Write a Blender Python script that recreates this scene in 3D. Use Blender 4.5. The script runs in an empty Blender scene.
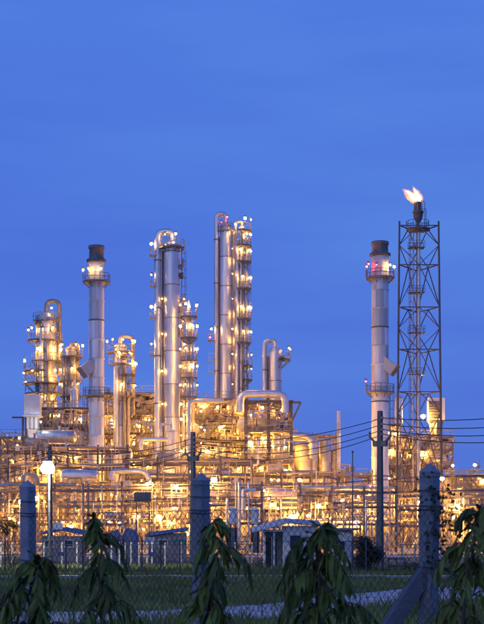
import bpy, math, random
from mathutils import Vector, Matrix, noise as mnoise

R = math.radians
PI = math.pi
sc = bpy.context.scene
col = sc.collection

# ------------------------------------------------------------------ camera
FPX, HEYE, HZ, CX = 1400.0, 2.2, 536.0, 242.0      # focal length in photo pixels, eye height, horizon row, centre column
cam_d = bpy.data.cameras.new('camera')
cam = bpy.data.objects.new('camera', cam_d); col.objects.link(cam)
cam.location = (0, 0, HEYE); cam.rotation_euler = (R(90), 0, 0)
cam_d.sensor_fit = 'VERTICAL'; cam_d.sensor_height = 36.0; cam_d.sensor_width = 36.0
cam_d.lens = FPX / 624 * 36.0
cam_d.shift_y = (HZ - 312) / 624
cam_d.clip_start = 0.1; cam_d.clip_end = 8000
cam_d.dof.use_dof = True; cam_d.dof.focus_distance = 190; cam_d.dof.aperture_fstop = 8.5
sc.camera = cam

# ------------------------------------------------------------------ world: blue hour
w = bpy.data.worlds.new('World'); sc.world = w; w.use_nodes = True
nt = w.node_tree; nt.nodes.clear()
N = nt.nodes.new; L = nt.links.new
out = N('ShaderNodeOutputWorld'); bg = N('ShaderNodeBackground'); L(bg.outputs[0], out.inputs[0])
tc = N('ShaderNodeTexCoord'); sep = N('ShaderNodeSeparateXYZ'); L(tc.outputs['Generated'], sep.inputs[0])
ramp = N('ShaderNodeValToRGB'); L(sep.outputs[2], ramp.inputs[0])
els = ramp.color_ramp.elements
els[0].position = 0.0; els[0].color = (0.098, 0.205, 0.665, 1)
els[1].position = 1.0; els[1].color = (0.045, 0.120, 0.500, 1)
for p, c in ((0.12, (0.084, 0.196, 0.715, 1)), (0.26, (0.083, 0.213, 0.74, 1)), (0.37, (0.088, 0.240, 0.77, 1))):
    e = els.new(p); e.color = c
# faint slanting cloud veils
mp = N('ShaderNodeMapping'); mp.inputs['Scale'].default_value = (2.2, 2.2, 13.0); mp.inputs['Rotation'].default_value = (0, R(9), 0)
L(tc.outputs['Generated'], mp.inputs[0])
nz = N('ShaderNodeTexNoise'); nz.inputs['Scale'].default_value = 1.15; nz.inputs['Detail'].default_value = 4.0; nz.inputs['Roughness'].default_value = 0.45
L(mp.outputs[0], nz.inputs['Vector'])
cr = N('ShaderNodeValToRGB'); L(nz.outputs['Fac'], cr.inputs[0])
cr.color_ramp.elements[0].position = 0.36; cr.color_ramp.elements[0].color = (0.90, 0.84, 0.96, 1)
cr.color_ramp.elements[1].position = 0.66; cr.color_ramp.elements[1].color = (1.14, 1.12, 1.03, 1)
mul = N('ShaderNodeMix'); mul.data_type = 'RGBA'; mul.blend_type = 'MULTIPLY'; mul.inputs[0].default_value = 1.0
L(ramp.outputs[0], mul.inputs[6]); L(cr.outputs[0], mul.inputs[7])
L(mul.outputs[2], bg.inputs[0]); bg.inputs[1].default_value = 1.0
# the last afterglow of the sun that has set behind the camera
sl = bpy.data.lights.new('afterglow', 'SUN'); sl.energy = 0.30; sl.angle = R(60); sl.color = (1.0, 0.92, 0.80)
so = bpy.data.objects.new('afterglow', sl); col.objects.link(so); so.rotation_euler = (R(62), 0, R(-28))

sc.view_settings.view_transform = 'Standard'; sc.view_settings.look = 'None'
sc.view_settings.exposure = 0.0; sc.view_settings.gamma = 1.0; sc.view_settings.use_curve_mapping = False
sc.render.engine = 'CYCLES'
cy = sc.cycles
cy.use_denoising = True; cy.max_bounces = 5; cy.diffuse_bounces = 2; cy.glossy_bounces = 3; cy.transmission_bounces = 3
cy.transparent_max_bounces = 6; cy.volume_bounces = 0; cy.caustics_reflective = False; cy.caustics_refractive = False
cy.sample_clamp_indirect = 6.0; cy.use_adaptive_sampling = True; cy.adaptive_threshold = 0.02
cy.use_light_tree = True

# ------------------------------------------------------------------ picture measures -> metres
def K(d): return d / FPX
def X(px, d): return (px - CX) * d / FPX
def Z(py, d): return HEYE + (HZ - py) * d / FPX

# ------------------------------------------------------------------ materials
def mat(name, base, rough=0.6, metal=0.0, var=0.0, nscale=2.0, namp=0.25, bump=0.0, bscale=20, streak=False, dirt=None, spec=0.5):
    m = bpy.data.materials.new(name); m.use_nodes = True
    t = m.node_tree; b = t.nodes['Principled BSDF']
    b.inputs['Roughness'].default_value = rough; b.inputs['Metallic'].default_value = metal
    b.inputs['Specular IOR Level'].default_value = spec
    n = t.nodes.new; l = t.links.new
    tcn = n('ShaderNodeTexCoord'); mpn = n('ShaderNodeMapping'); l(tcn.outputs['Object'], mpn.inputs[0])
    oi = n('ShaderNodeObjectInfo')
    add = n('ShaderNodeVectorMath'); add.operation = 'ADD'
    sclv = n('ShaderNodeVectorMath'); sclv.operation = 'SCALE'; sclv.inputs['Scale'].default_value = 37.0
    cmb = n('ShaderNodeCombineXYZ')
    for i in range(3): l(oi.outputs['Random'], cmb.inputs[i])
    l(cmb.outputs[0], sclv.inputs[0]); l(mpn.outputs[0], add.inputs[0]); l(sclv.outputs[0], add.inputs[1])
    if streak: mpn.inputs['Scale'].default_value = (1.0, 1.0, 0.14)
    no = n('ShaderNodeTexNoise'); no.inputs['Scale'].default_value = nscale; no.inputs['Detail'].default_value = 6; no.inputs['Roughness'].default_value = 0.62
    l(add.outputs[0], no.inputs['Vector'])
    rm = n('ShaderNodeMapRange'); rm.inputs[1].default_value = 0.3; rm.inputs[2].default_value = 0.7
    rm.inputs[3].default_value = 1 - namp; rm.inputs[4].default_value = 1 + namp
    l(no.outputs['Fac'], rm.inputs[0])
    rv = n('ShaderNodeMapRange'); rv.inputs[3].default_value = 1 - var; rv.inputs[4].default_value = 1 + var
    l(oi.outputs['Random'], rv.inputs[0])
    mm = n('ShaderNodeMath'); mm.operation = 'MULTIPLY'; l(rm.outputs[0], mm.inputs[0]); l(rv.outputs[0], mm.inputs[1])
    vm = n('ShaderNodeVectorMath'); vm.operation = 'SCALE'; vm.inputs[0].default_value = base; l(mm.outputs[0], vm.inputs['Scale'])
    last = vm.outputs[0]
    if dirt:
        n2 = n('ShaderNodeTexNoise'); n2.inputs['Scale'].default_value = nscale * 0.6; n2.inputs['Detail'].default_value = 7; n2.inputs['Roughness'].default_value = 0.7
        l(add.outputs[0], n2.inputs['Vector'])
        r2 = n('ShaderNodeMapRange'); r2.inputs[1].default_value = 0.52; r2.inputs[2].default_value = 0.72; r2.inputs[4].default_value = 0.75
        l(n2.outputs['Fac'], r2.inputs[0])
        mx = n('ShaderNodeMix'); mx.data_type = 'RGBA'; l(r2.outputs[0], mx.inputs[0]); l(last, mx.inputs[6]); mx.inputs[7].default_value = (*dirt, 1)
        last = mx.outputs[2]
    l(last, b.inputs['Base Color'])
    rr = n('ShaderNodeMapRange'); rr.inputs[3].default_value = max(0.05, rough - 0.12); rr.inputs[4].default_value = min(1, rough + 0.15)
    l(no.outputs['Fac'], rr.inputs[0]); l(rr.outputs[0], b.inputs['Roughness'])
    if bump:
        nb = n('ShaderNodeTexNoise'); nb.inputs['Scale'].default_value = bscale; nb.inputs['Detail'].default_value = 4; l(add.outputs[0], nb.inputs['Vector'])
        bn = n('ShaderNodeBump'); bn.inputs['Strength'].default_value = bump; bn.inputs['Distance'].default_value = 0.02; l(nb.outputs['Fac'], bn.inputs['Height']); l(bn.outputs[0], b.inputs['Normal'])
    return m

def emat(name, c, s):
    m = bpy.data.materials.new(name); m.use_nodes = True; t = m.node_tree; t.nodes.clear()
    o = t.nodes.new('ShaderNodeOutputMaterial'); e = t.nodes.new('ShaderNodeEmission')
    e.inputs[0].default_value = (*c, 1); e.inputs[1].default_value = s; t.links.new(e.outputs[0], o.inputs[0])
    return m

M = {}
M['jacket'] = mat('aluminium_cladding', (0.70, 0.70, 0.72), 0.36, 0.75, 0.14, 0.9, 0.14, streak=True, dirt=(0.30, 0.27, 0.25))
M['plate'] = mat('stack_plate', (0.64, 0.65, 0.68), 0.45, 0.35, 0.30, 0.8, 0.14, streak=True, dirt=(0.36, 0.34, 0.33))
M['plate_white'] = mat('stack_plate_white', (0.74, 0.75, 0.77), 0.42, 0.25, 0.08, 0.8, 0.10, streak=True, dirt=(0.48, 0.46, 0.45))
M['soot'] = mat('sooty_steel', (0.21, 0.20, 0.21), 0.6, 0.3, 0.1, 1.2, 0.3, streak=True)
M['pipe'] = mat('pipe_jacket', (0.42, 0.36, 0.31), 0.42, 0.4, 0.40, 1.6, 0.2, dirt=(0.24, 0.18, 0.14))
M['silver'] = mat('bright_pipe_jacket', (0.66, 0.66, 0.66), 0.32, 0.65, 0.06, 1.4, 0.12)
M['steel'] = mat('galvanised_steel', (0.24, 0.21, 0.19), 0.55, 0.3, 0.22, 2.4, 0.25, dirt=(0.20, 0.13, 0.09))
M['dark_steel'] = mat('dark_painted_steel', (0.13, 0.12, 0.13), 0.55, 0.2, 0.2, 2.4, 0.25, dirt=(0.13, 0.08, 0.06))
M['flare_steel'] = mat('flare_tower_steel', (0.11, 0.11, 0.125), 0.5, 0.3, 0.15, 2.0, 0.2)
M['rail'] = mat('handrail_paint', (0.42, 0.36, 0.24), 0.55, 0.1, 0.2, 2.0, 0.2)
M['grate'] = mat('floor_grating', (0.22, 0.20, 0.19), 0.6, 0.3, 0.2, 3.0, 0.3)
M['vessel'] = mat('vessel_paint', (0.55, 0.52, 0.48), 0.45, 0.3, 0.25, 1.0, 0.18, dirt=(0.33, 0.25, 0.19))
M['white'] = mat('white_paint', (0.76, 0.77, 0.78), 0.45, 0.0, 0.06, 1.2, 0.08, dirt=(0.55, 0.52, 0.48))
M['tank'] = mat('tank_paint', (0.62, 0.55, 0.52), 0.5, 0.05, 0.12, 0.7, 0.12, streak=True, dirt=(0.42, 0.34, 0.30))
M['concrete'] = mat('weathered_concrete', (0.24, 0.26, 0.31), 0.85, 0.0, 0.1, 7.0, 0.25, bump=0.5, bscale=60, dirt=(0.20, 0.20, 0.20))
M['pale_concrete'] = mat('pale_concrete', (0.62, 0.60, 0.55), 0.85, 0.0, 0.15, 5.0, 0.2, dirt=(0.4, 0.38, 0.34))
M['road'] = mat('concrete_paving', (0.36, 0.36, 0.38), 0.75, 0.0, 0.05, 0.5, 0.22, dirt=(0.28, 0.27, 0.26))
M['ground'] = mat('dry_earth', (0.090, 0.085, 0.060), 0.95, 0.0, 0.0, 0.35, 0.45, bump=0.6, bscale=6, dirt=(0.060, 0.070, 0.030))
M['yard'] = mat('plant_paving', (0.34, 0.32, 0.30), 0.85, 0.0, 0.0, 0.3, 0.3, dirt=(0.22, 0.2, 0.18))
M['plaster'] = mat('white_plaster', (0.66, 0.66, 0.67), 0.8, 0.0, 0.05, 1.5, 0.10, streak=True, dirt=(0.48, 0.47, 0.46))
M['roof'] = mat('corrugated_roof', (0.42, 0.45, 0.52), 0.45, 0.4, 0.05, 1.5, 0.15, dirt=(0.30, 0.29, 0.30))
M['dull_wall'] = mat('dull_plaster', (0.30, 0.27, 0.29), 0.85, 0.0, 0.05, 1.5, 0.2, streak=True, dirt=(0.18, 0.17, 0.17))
M['shaded_concrete'] = mat('shaded_brace_concrete', (0.12, 0.13, 0.16), 0.9, 0.0, 0.1, 7.0, 0.3, bump=0.5, bscale=60)  # shade on the brace's downward side is put into this darker colour
M['blue_roof'] = mat('blue_sheet_roof', (0.13, 0.17, 0.30), 0.55, 0.1, 0.05, 1.5, 0.15)
M['glass'] = mat('dark_window_glass', (0.03, 0.03, 0.04), 0.12, 0.0, 0.0, 2, 0.1)
M['frame'] = mat('window_frame', (0.60, 0.60, 0.62), 0.5, 0.2, 0.0, 3, 0.1)
M['green'] = mat('green_board', (0.05, 0.20, 0.17), 0.5, 0.0, 0.0, 3, 0.1)
M['tarp'] = mat('blue_tarpaulin', (0.10, 0.12, 0.22), 0.55, 0.0, 0.12, 2.5, 0.2, bump=0.4, bscale=5)
M['leaf'] = mat('drooping_leaf', (0.11, 0.145, 0.028), 0.55, 0.0, 0.45, 6, 0.45, spec=0.25, dirt=(0.05, 0.075, 0.02))
M['leaf_small'] = mat('bush_leaf', (0.045, 0.065, 0.025), 0.55, 0.0, 0.25, 3, 0.4)
M['bark'] = mat('bark', (0.10, 0.075, 0.055), 0.9, 0.0, 0.1, 18, 0.35, bump=0.6, bscale=50)
M['grass'] = mat('rough_grass', (0.17, 0.20, 0.05), 0.8, 0.0, 0.0, 0.16, 0.7, dirt=(0.10, 0.07, 0.04))
M['wire'] = mat('fence_wire', (0.10, 0.10, 0.11), 0.5, 0.6, 0.0, 9, 0.2)
M['cable'] = mat('black_cable', (0.02, 0.02, 0.02), 0.6, 0.0, 0.0, 5, 0.1)
M['pole'] = mat('utility_pole', (0.13, 0.125, 0.13), 0.85, 0.0, 0.08, 6, 0.2, streak=True)
M['ceramic'] = mat('insulator', (0.30, 0.22, 0.20), 0.25, 0.0, 0.1, 5, 0.1)
M['lamp_body'] = mat('lamp_body', (0.25, 0.24, 0.23), 0.5, 0.4, 0.1, 6, 0.1)
M['sodium'] = emat('sodium_lamp', (1.0, 0.46, 0.065), 1250)
M['sodium_dim'] = emat('sodium_lamp_soft', (1.0, 0.41, 0.045), 980)
M['warm'] = emat('warm_white_lamp', (1.0, 0.60, 0.20), 200)
M['street'] = emat('street_lamp_light', (1.0, 0.95, 0.76), 600)
M['tower'] = emat('tower_lamp', (1.0, 0.49, 0.09), 330)
M['tower_soft'] = emat('tower_lamp_soft', (1.0, 0.42, 0.06), 230)
M['red'] = emat('red_beacon', (1.0, 0.03, 0.06), 60)

# ------------------------------------------------------------------ mesh builder
class MB:
    def __init__(s): s.v = []; s.f = []; s.s = []
    def quad(s, pts, smooth=False):
        i = len(s.v); s.v += [tuple(p) for p in pts]; s.f.append(tuple(range(i, i + len(pts)))); s.s.append(smooth)
    def box(s, c, d, rz=0.0, rx=0.0, ry=0.0):
        i = len(s.v); m = Matrix.Rotation(rz, 3, 'Z') @ Matrix.Rotation(ry, 3, 'Y') @ Matrix.Rotation(rx, 3, 'X')
        for a in (-.5, .5):
            for b in (-.5, .5):
                for e in (-.5, .5):
                    p = m @ Vector((a * d[0], b * d[1], e * d[2])); s.v.append((p.x + c[0], p.y + c[1], p.z + c[2]))
        for q in ((0, 1, 3, 2), (4, 6, 7, 5), (0, 4, 5, 1), (2, 3, 7, 6), (0, 2, 6, 4), (1, 5, 7, 3)):
            s.f.append(tuple(i + k for k in q)); s.s.append(False)
        return s
    def bar(s, a, b, w, h=None):
        a = Vector(a); b = Vector(b); h = h or w; t = (b - a).normalized()
        u = t.cross(Vector((0, 0, 1)));
        if u.length < 1e-3: u = Vector((1, 0, 0))
        u.normalize(); v = u.cross(t); i = len(s.v)
        for p in (a, b):
            for x, y in ((-1, -1), (1, -1), (1, 1), (-1, 1)): s.v.append(tuple(p + u * x * w / 2 + v * y * h / 2))
        for q in ((0, 1, 5, 4), (1, 2, 6, 5), (2, 3, 7, 6), (3, 0, 4, 7), (3, 2, 1, 0), (4, 5, 6, 7)):
            s.f.append(tuple(i + k for k in q)); s.s.append(False)
        return s
    def sweep(s, pts, radii, n=8, caps=True):
        pts = [Vector(p) for p in pts]; k = len(pts)
        t = (pts[1] - pts[0]).normalized(); u = t.orthogonal().normalized(); base = len(s.v)
        for j, p in enumerate(pts):
            a = pts[max(j - 1, 0)]; b = pts[min(j + 1, k - 1)]; t2 = (b - a)
            if t2.length < 1e-6: t2 = t.copy()
            t2.normalize(); q = t.rotation_difference(t2); u = (q @ u); u = (u - t2 * u.dot(t2)).normalized(); t = t2; vv = t.cross(u)
            r = radii[j] if hasattr(radii, '__len__') else radii
            for m in range(n):
                an = 2 * PI * m / n; s.v.append(tuple(p + (u * math.cos(an) + vv * math.sin(an)) * r))
        for j in range(k - 1):
            for m in range(n):
                a = base + j * n + m; b = base + j * n + (m + 1) % n
                s.f.append((a, b, b + n, a + n)); s.s.append(True)
        if caps:
            for j, rev in ((0, True), (k - 1, False)):
                ring = [s.v[base + j * n + m] for m in range(n)]
                if rev: ring.reverse()
                s.quad(ring)
        return s
    def cyl(s, a, b, r, r2=None, n=12, caps=True): return s.sweep([a, b], [r, r if r2 is None else r2], n, caps)
    def tube(s, pts, r, n=8, fil=0.0, seg=5):
        pts = [Vector(p) for p in pts]
        if fil > 0 and len(pts) > 2:
            o = [pts[0]]
            for i in range(1, len(pts) - 1):
                p = pts[i]; a = (pts[i - 1] - p); b = (pts[i + 1] - p); f = min(fil, a.length * .49, b.length * .49)
                if a.length < 1e-5 or b.length < 1e-5: continue
                a = p + a.normalized() * f; b = p + b.normalized() * f
                for j in range(seg + 1):
                    q = j / seg; o.append(a * (1 - q) ** 2 + p * 2 * q * (1 - q) + b * q * q)
            o.append(pts[-1]); pts = o
        return s.sweep(pts, r, n)
    def lathe(s, prof, n=24, c=(0, 0, 0), a0=0.0, a1=2 * PI, smooth=True):
        full = abs(a1 - a0 - 2 * PI) < 1e-6; m = n if full else n + 1; i0 = len(s.v)
        for r, z in prof:
            for k in range(m):
                a = a0 + (a1 - a0) * k / n; s.v.append((c[0] + r * math.cos(a), c[1] + r * math.sin(a), c[2] + z))
        for j in range(len(prof) - 1):
            for k in range(n):
                a = i0 + j * m + k; b = i0 + j * m + (k + 1) % m
                s.f.append((a, b, b + m, a + m)); s.s.append(smooth)
        return s
    def mesh(s, name):
        me = bpy.data.meshes.new(name); me.from_pydata(s.v, [], s.f); me.polygons.foreach_set('use_smooth', s.s); me.update(); return me

def link(name, me, m=None, parent=None, loc=(0, 0, 0), rot=(0, 0, 0), scale=(1, 1, 1)):
    if isinstance(me, MB): me = me.mesh(name)
    if me is not None and m is not None and len(me.materials) == 0: me.materials.append(M[m] if isinstance(m, str) else m)
    o = bpy.data.objects.new(name, me); col.objects.link(o); o.parent = parent
    o.location = loc; o.rotation_euler = rot; o.scale = scale
    return o
def thing(name, label, cat, loc, rz=0.0, group=None):
    o = link(name, None, None, None, loc, (0, 0, rz)); return tag(o, label, cat, group)
def tag(o, label, cat, group=None):
    o['label'] = label; o['category'] = cat; o['kind'] = 'thing'
    if group: o['group'] = group
    return o
def struct(o, kind='structure'): o['kind'] = kind; return o
MESH = {}
def shared(key, fn, m):
    if key not in MESH:
        me = fn().mesh(key if isinstance(key, str) else str(key[0])); me.materials.append(M[m]); MESH[key] = me
    return MESH[key]

# ------------------------------------------------------------------ plant lamps (each one a part of what carries it)
def lens_mb():
    mb = MB(); prof = [(0.02, -1), (0.75, -0.66), (1, 0), (0.75, 0.66), (0.02, 0.95)]
    mb.lathe(prof, 8); return mb
def lampbody_mb():
    mb = MB(); mb.cyl((0, 0, -1.1), (0, 0, 0.42), 0.035, n=5); mb.lathe([(0.03, 0.52), (0.2, 0.42), (0.27, 0.27), (0.22, 0.27)], 8); return mb
LR = random.Random(77)
def lamp(parent, p, kind='sodium', r=0.27):
    b = link('lamp', shared('lamp', lampbody_mb, 'lamp_body'), None, parent, p)
    me = shared(('lens', kind), lens_mb, kind); r *= LR.choice((.6, .75, .9, 1.0, 1.1, 1.35))
    r *= .62 if kind in ('tower', 'tower_soft', 'warm') else .72; link('lens', me, None, b, (0, 0, 0.05), (0, 0, 0), (r, r, r * .9))
    return b

# ------------------------------------------------------------------ platforms, rails and ladders
def arc_rail(mb, r, a0, a1, z, h=1.1, n=10):
    pts = [(r * math.cos(a0 + (a1 - a0) * i / n), r * math.sin(a0 + (a1 - a0) * i / n)) for i in range(n + 1)]
    for zz in (z + h, z + h * .55): mb.sweep([(x, y, zz) for x, y in pts], 0.045, 4, False)
    for x, y in pts: mb.cyl((x, y, z), (x, y, z + h), 0.045, n=4, caps=False)
def platform(parent, r, z, a0, a1, wdt=1.1, lamps=(), kind='tower', lr=0.27, steel='steel', rail='rail'):
    a0 = R(a0); a1 = R(a1); n = max(6, int((a1 - a0) / R(22))); ro = r + wdt
    mb = MB()
    full = abs(a1 - a0) > 2 * PI - .01
    mb.lathe([(r + .03, .06), (ro, .06), (ro, -.16), (r + .03, -.10)], n, (0, 0, z), a0, a1, smooth=False)
    for i in range(0, n + 1, 2):
        a = a0 + (a1 - a0) * i / n
        mb.bar((r * math.cos(a), r * math.sin(a), z - wdt * .95), (ro * .97 * math.cos(a), ro * .97 * math.sin(a), z - .12), .09)
    p = link('platform', mb, steel, parent)
    hr = MB(); arc_rail(hr, ro - .05, a0, a1, z + .06, n=n)
    link('handrail', hr, rail, p)
    for a in lamps: lamp(parent, ((ro - .05) * math.cos(R(a)), (ro - .05) * math.sin(R(a)), z + 1.75), kind, lr)
    return p
def ladder(parent, r, a, z0, z1, m='steel', cage=True):
    a = R(a); mb = MB(); c, s = math.cos(a), math.sin(a); rr = r + .25
    for t in (-.24, .24): mb.bar((c * rr - s * t, s * rr + c * t, z0), (c * rr - s * t, s * rr + c * t, z1), .07)
    z = z0
    while z < z1: mb.bar((c * rr + s * .24, s * rr - c * .24, z), (c * rr - s * .24, s * rr + c * .24, z), .035); z += .45
    if cage:
        z = z0 + 2
        while z < z1:
            pts = [(c * rr + (c * math.sin(q) * .75) - s * math.cos(q) * .38, s * rr + s * math.sin(q) * .75 + c * math.cos(q) * .38, z) for q in [PI * i / 6 for i in range(7)]]
            mb.sweep(pts, .03, 4, False); z += 1.3
        for q in (PI * .25, PI * .5, PI * .75):
            x = c * rr + c * math.sin(q) * .75 - s * math.cos(q) * .38; y = s * rr + s * math.sin(q) * .75 + c * math.cos(q) * .38
            mb.bar((x, y, z0 + 2), (x, y, z1), .04)
    return link('ladder', mb, m, parent)
def dome(r, h, z, n=24, steps=6):
    return [(max(.02, r * math.cos(PI / 2 * i / steps)), z + h * math.sin(PI / 2 * i / steps)) for i in range(steps + 1)]

def column(name, label, px, d, wpx, ytop, yhead=None, m='jacket', course=4.0, cat='column', zb=0.0, lower=None):
    """cylindrical process column: skirt, shell courses with seams, domed head. Returns (thing, radius, top of shell)."""
    k = K(d); r = wpx * k / 2; zt = Z(ytop, d)
    t = thing(name, label, cat, (X(px, d), d, zb)); zt -= zb
    z = 0.0; i = 0
    while z < zt - .3:
        z2 = min(zt, z + course); z2 = zt if zt - z2 < 1 else z2
        mb = MB(); mb.lathe([(r, z), (r, z2)], 28); mb.lathe([(r + .05, z2 - .13), (r + .05, z2 - .005)], 28)
        for zz in (z2 - .13, z2 - .005): mb.lathe([(r, zz), (r + .05, zz)], 28, smooth=False)
        link('shell_course', mb, m, t)
        if course > 3 and z2 < zt - .5: sm = MB(); sm.lathe([(r + .065, z2 - .08), (r + .065, z2 + .05)], 28); link('seam_band', sm, 'steel', t)
        z = z2; i += 1
    hd = MB(); hd.lathe(dome(r, r * .62, zt), 28); hd.lathe([(r + .09, zt - .1), (r + .09, zt + .06), (r, zt + .08)], 28)
    link('domed_head', hd, m, t)
    return t, r, zt
def gooseneck(t, r, zt, dx, rp, zbend, zbot, dy=0.0, m='silver', name='overhead_pipe', fil=None, clamps=True):
    """vapour pipe from the crown of a column over to its side and down"""
    mb = MB(); mb.tube([(0, 0, zt + r * .5), (0, 0, zbend), (dx, dy, zbend), (dx, dy, zbot)], rp, 14, fil or abs(dx) * .5, 8)
    o = link(name, mb, m, t)
    if clamps:
        z = zbot + 5
        while z < zbend - 3:
            c = MB(); c.bar((0, 0, z), (dx, dy, z), .16, .22); c.lathe([(rp + .06, -.12), (rp + .06, .12)], 12, (dx, dy, z))
            link('pipe_clamp', c, 'steel', t); z += 7.5
    return o
def side_pipe(t, x, y, z0, z1, r, m='pipe', name='riser_pipe'):
    mb = MB(); mb.cyl((x, y, z0), (x, y, z1), r, n=10); return link(name, mb, m, t)
def manhole(t, r, a, z, s=.45):
    a = R(a); c, n = math.cos(a), math.sin(a); mb = MB()
    mb.cyl((c * r * .96, n * r * .96, z), (c * (r + .4), n * (r + .4), z), s, n=12); mb.cyl((c * (r + .4), n * (r + .4), z), (c * (r + .52), n * (r + .52), z), s * 1.25, n=12)
    return link('manhole', mb, 'dark_steel', t)

# ------------------------------------------------------------------ the ground
def sheet(name, pts, z, m):
    mb = MB(); mb.quad([(x, y, z) for x, y in pts]); return struct(link(name, mb, m))
sheet('ground', [(-3000, -60), (3000, -60), (3000, 5000), (-3000, 5000)], 0.0, 'ground')
sheet('plant_yard', [(-90, 165), (95, 165), (95, 420), (-90, 420)], 0.006, 'yard')
sheet('plant_road', [(-80, 146), (80, 146), (80, 158), (-80, 158)], 0.006, 'road')
def gy(py): return FPX * HEYE / (py - HZ)
def gp(px, py): d = gy(py); return (X(px, d), d)
# concrete lane running behind the near fence, slabs with open joints
lane = struct(link('concrete_lane', None))
NEAR = ((-60, 625), (150, 623), (265, 621), (330, 614), (400, 605), (484, 600), (600, 597))
FAR = ((-60, 615), (150, 612), (265, 605.5), (330, 597.5), (400, 590), (484, 587), (600, 585))
def interp(tab, px):
    for (a, b), (c, e) in zip(tab, tab[1:]):
        if px <= c: return b + (e - b) * (px - a) / (c - a)
    return tab[-1][1]
cuts = [-60, -5, 50, 105, 158, 210, 262, 312, 360, 405, 452, 500, 550, 600]
rl = random.Random(6)
for i in range(len(cuts) - 1):
    a, b = cuts[i] + .5, cuts[i + 1] - .5
    q = [Vector(gp(a, interp(NEAR, a))), Vector(gp(b, interp(NEAR, b))), Vector(gp(b, interp(FAR, b))), Vector(gp(a, interp(FAR, a)))]
    mb = MB(); zz = .03 + rl.uniform(0, .02)
    mb.quad([(p.x, p.y, zz) for p in q])
    for j in range(4): u, v = q[j], q[(j + 1) % 4]; mb.quad([(u.x, u.y, -.05), (v.x, v.y, -.05), (v.x, v.y, zz), (u.x, u.y, zz)])
    link('slab', mb, 'road', lane)
# low drain kerb in pieces
kerb = struct(link('drain_kerb', None))
for i in range(22):
    x = -18 + i * 1.75
    mb = MB(); mb.box((x, 72.5 + .03 * x, .03 + .015 * (i % 3)), (1.68, 1.1, .22)); link('kerb_stone', mb, 'road', kerb)

# ------------------------------------------------------------------ furnace stacks made of curved plates
def stack(label, px, d, wpx, ytop, yneck, yplat, yplat2, ywhite, duct_side, yduct, beacons, seed):
    rnd = random.Random(seed); k = K(d); r = wpx * k / 2
    t = thing('furnace_stack', label, 'stack', (X(px, d), d, 0))
    zt = Z(ytop, d); zn = Z(yneck, d); zp = Z(yplat, d); zp2 = Z(yplat2, d); zw = Z(ywhite, d)
    core = MB(); core.lathe([(r - .06, 0), (r - .06, zn)], 28); link('inner_shell', core, 'soot', t)
    np_, ch = 7, 2.85; z = 0.0; row = 0
    def pl(h):
        mb = MB(); g = .012; a0, a1 = g, 2 * PI / np_ - g
        mb.lathe([(r, .02), (r, h - .02)], 5, (0, 0, 0), a0, a1)
        for z1, z2 in ((.02, .02), (h - .02, h - .02)): mb.lathe([(r - .05, z1), (r, z2)], 5, (0, 0, 0), a0, a1, smooth=False)
        for a in (a0, a1): mb.quad([((r - .05) * math.cos(a), (r - .05) * math.sin(a), .02), (r * math.cos(a), r * math.sin(a), .02), (r * math.cos(a), r * math.sin(a), h - .02), ((r - .05) * math.cos(a), (r - .05) * math.sin(a), h - .02)])
        return mb
    while z < zn - .2:
        h = min(ch, zn - z)
        if h < .4: break
        white = z + h * .5 < zw
        key = ('cladding_plate', label, round(h, 3), white)
        me = shared(key, lambda: pl(h), 'plate_white' if white else 'plate'); me.name = 'cladding_plate'
        off = rnd.random() * 6
        for i in range(np_): link('cladding_plate', me, None, t, (0, 0, z), (0, 0, off + 2 * PI * i / np_))
        b = MB(); b.lathe([(r, z + h - .1), (r + .07, z + h - .09), (r + .07, z + h + .09), (r, z + h + .1)], 28); link('band', b, 'dark_steel' if row % 4 == 3 else 'plate', t)
        z += h; row += 1
    nk = MB(); nk.lathe([(r, zn - .1), (r + .32, zn), (r + .32, zn + .35), (r - .02, zn + .4)], 28); link('collar', nk, 'dark_steel', t)
    tp = MB(); tp.lathe([(r - .02, zn + .38), (r - .1, zt - .5), (r + .05, zt - .45), (r + .05, zt), (r - .25, zt), (r - .25, zn)], 28); link('chimney_tip', tp, 'soot', t)
    platform(t, r, zp, -250, 110, .92, rail='dark_steel'); platform(t, r, zp2, -250, 110, .9, rail='dark_steel')
    ladder(t, r, 75, zp2 + 1, zp, 'dark_steel')
    ladder(t, r, 10 if duct_side > 0 else 170, 8, zp2, 'dark_steel')
    # slanting flue duct elbow on the side
    zc = Z(yduct, d); s = duct_side; q = MB()
    pa, pb = Vector((s * r * .2, -.25, zc + 1.35)), Vector((s * (r + .95), -.95, zc - .25))
    q.bar(pa, pb, 1.75, 1.65); dk_ = link('flue_duct', q, 'plate', t)
    dv_ = (pb - pa).normalized(); fl_ = MB(); fl_.bar(pb - dv_ * .12, pb + dv_ * .03, 1.95, 1.85); link('duct_flange', fl_, 'steel', dk_)
    fl_ = MB(); fl_.bar(pb + dv_ * .03, pb + dv_ * .045, 1.55, 1.45); link('duct_mouth', fl_, 'soot', dk_)
    for (ax, zz, kind, rr) in beacons:
        lamp(t, ((r + .85) * math.cos(R(ax)), (r + .85) * math.sin(R(ax)), zz + 1.6), kind, rr)
    return t, r
dL = 208
stack('tall grey stack with sooty tip at left of the big silver columns', 96.5, dL, 15.4, 246, 262, 282, 396, 397, -1, 372,
      [(195, Z(282, dL), 'tower', .24), (-120, Z(282, dL), 'tower', .20), (-65, Z(282, dL), 'warm', .26)], 3)
dR = 215
stack('tall pale plated stack with red beacons standing beside the flare tower', 380, dR, 17.0, 242, 256, 278, 392, 386, 1, 370,
      [(-165, Z(278, dR), 'red', .30), (-150, Z(276, dR), 'red', .24), (-110, Z(278, dR), 'red', .20), (-50, Z(278, dR), 'tower', .22), (-8, Z(278, dR), 'tower', .26), (175, Z(392, dR), 'red', .14)], 5)

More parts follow.
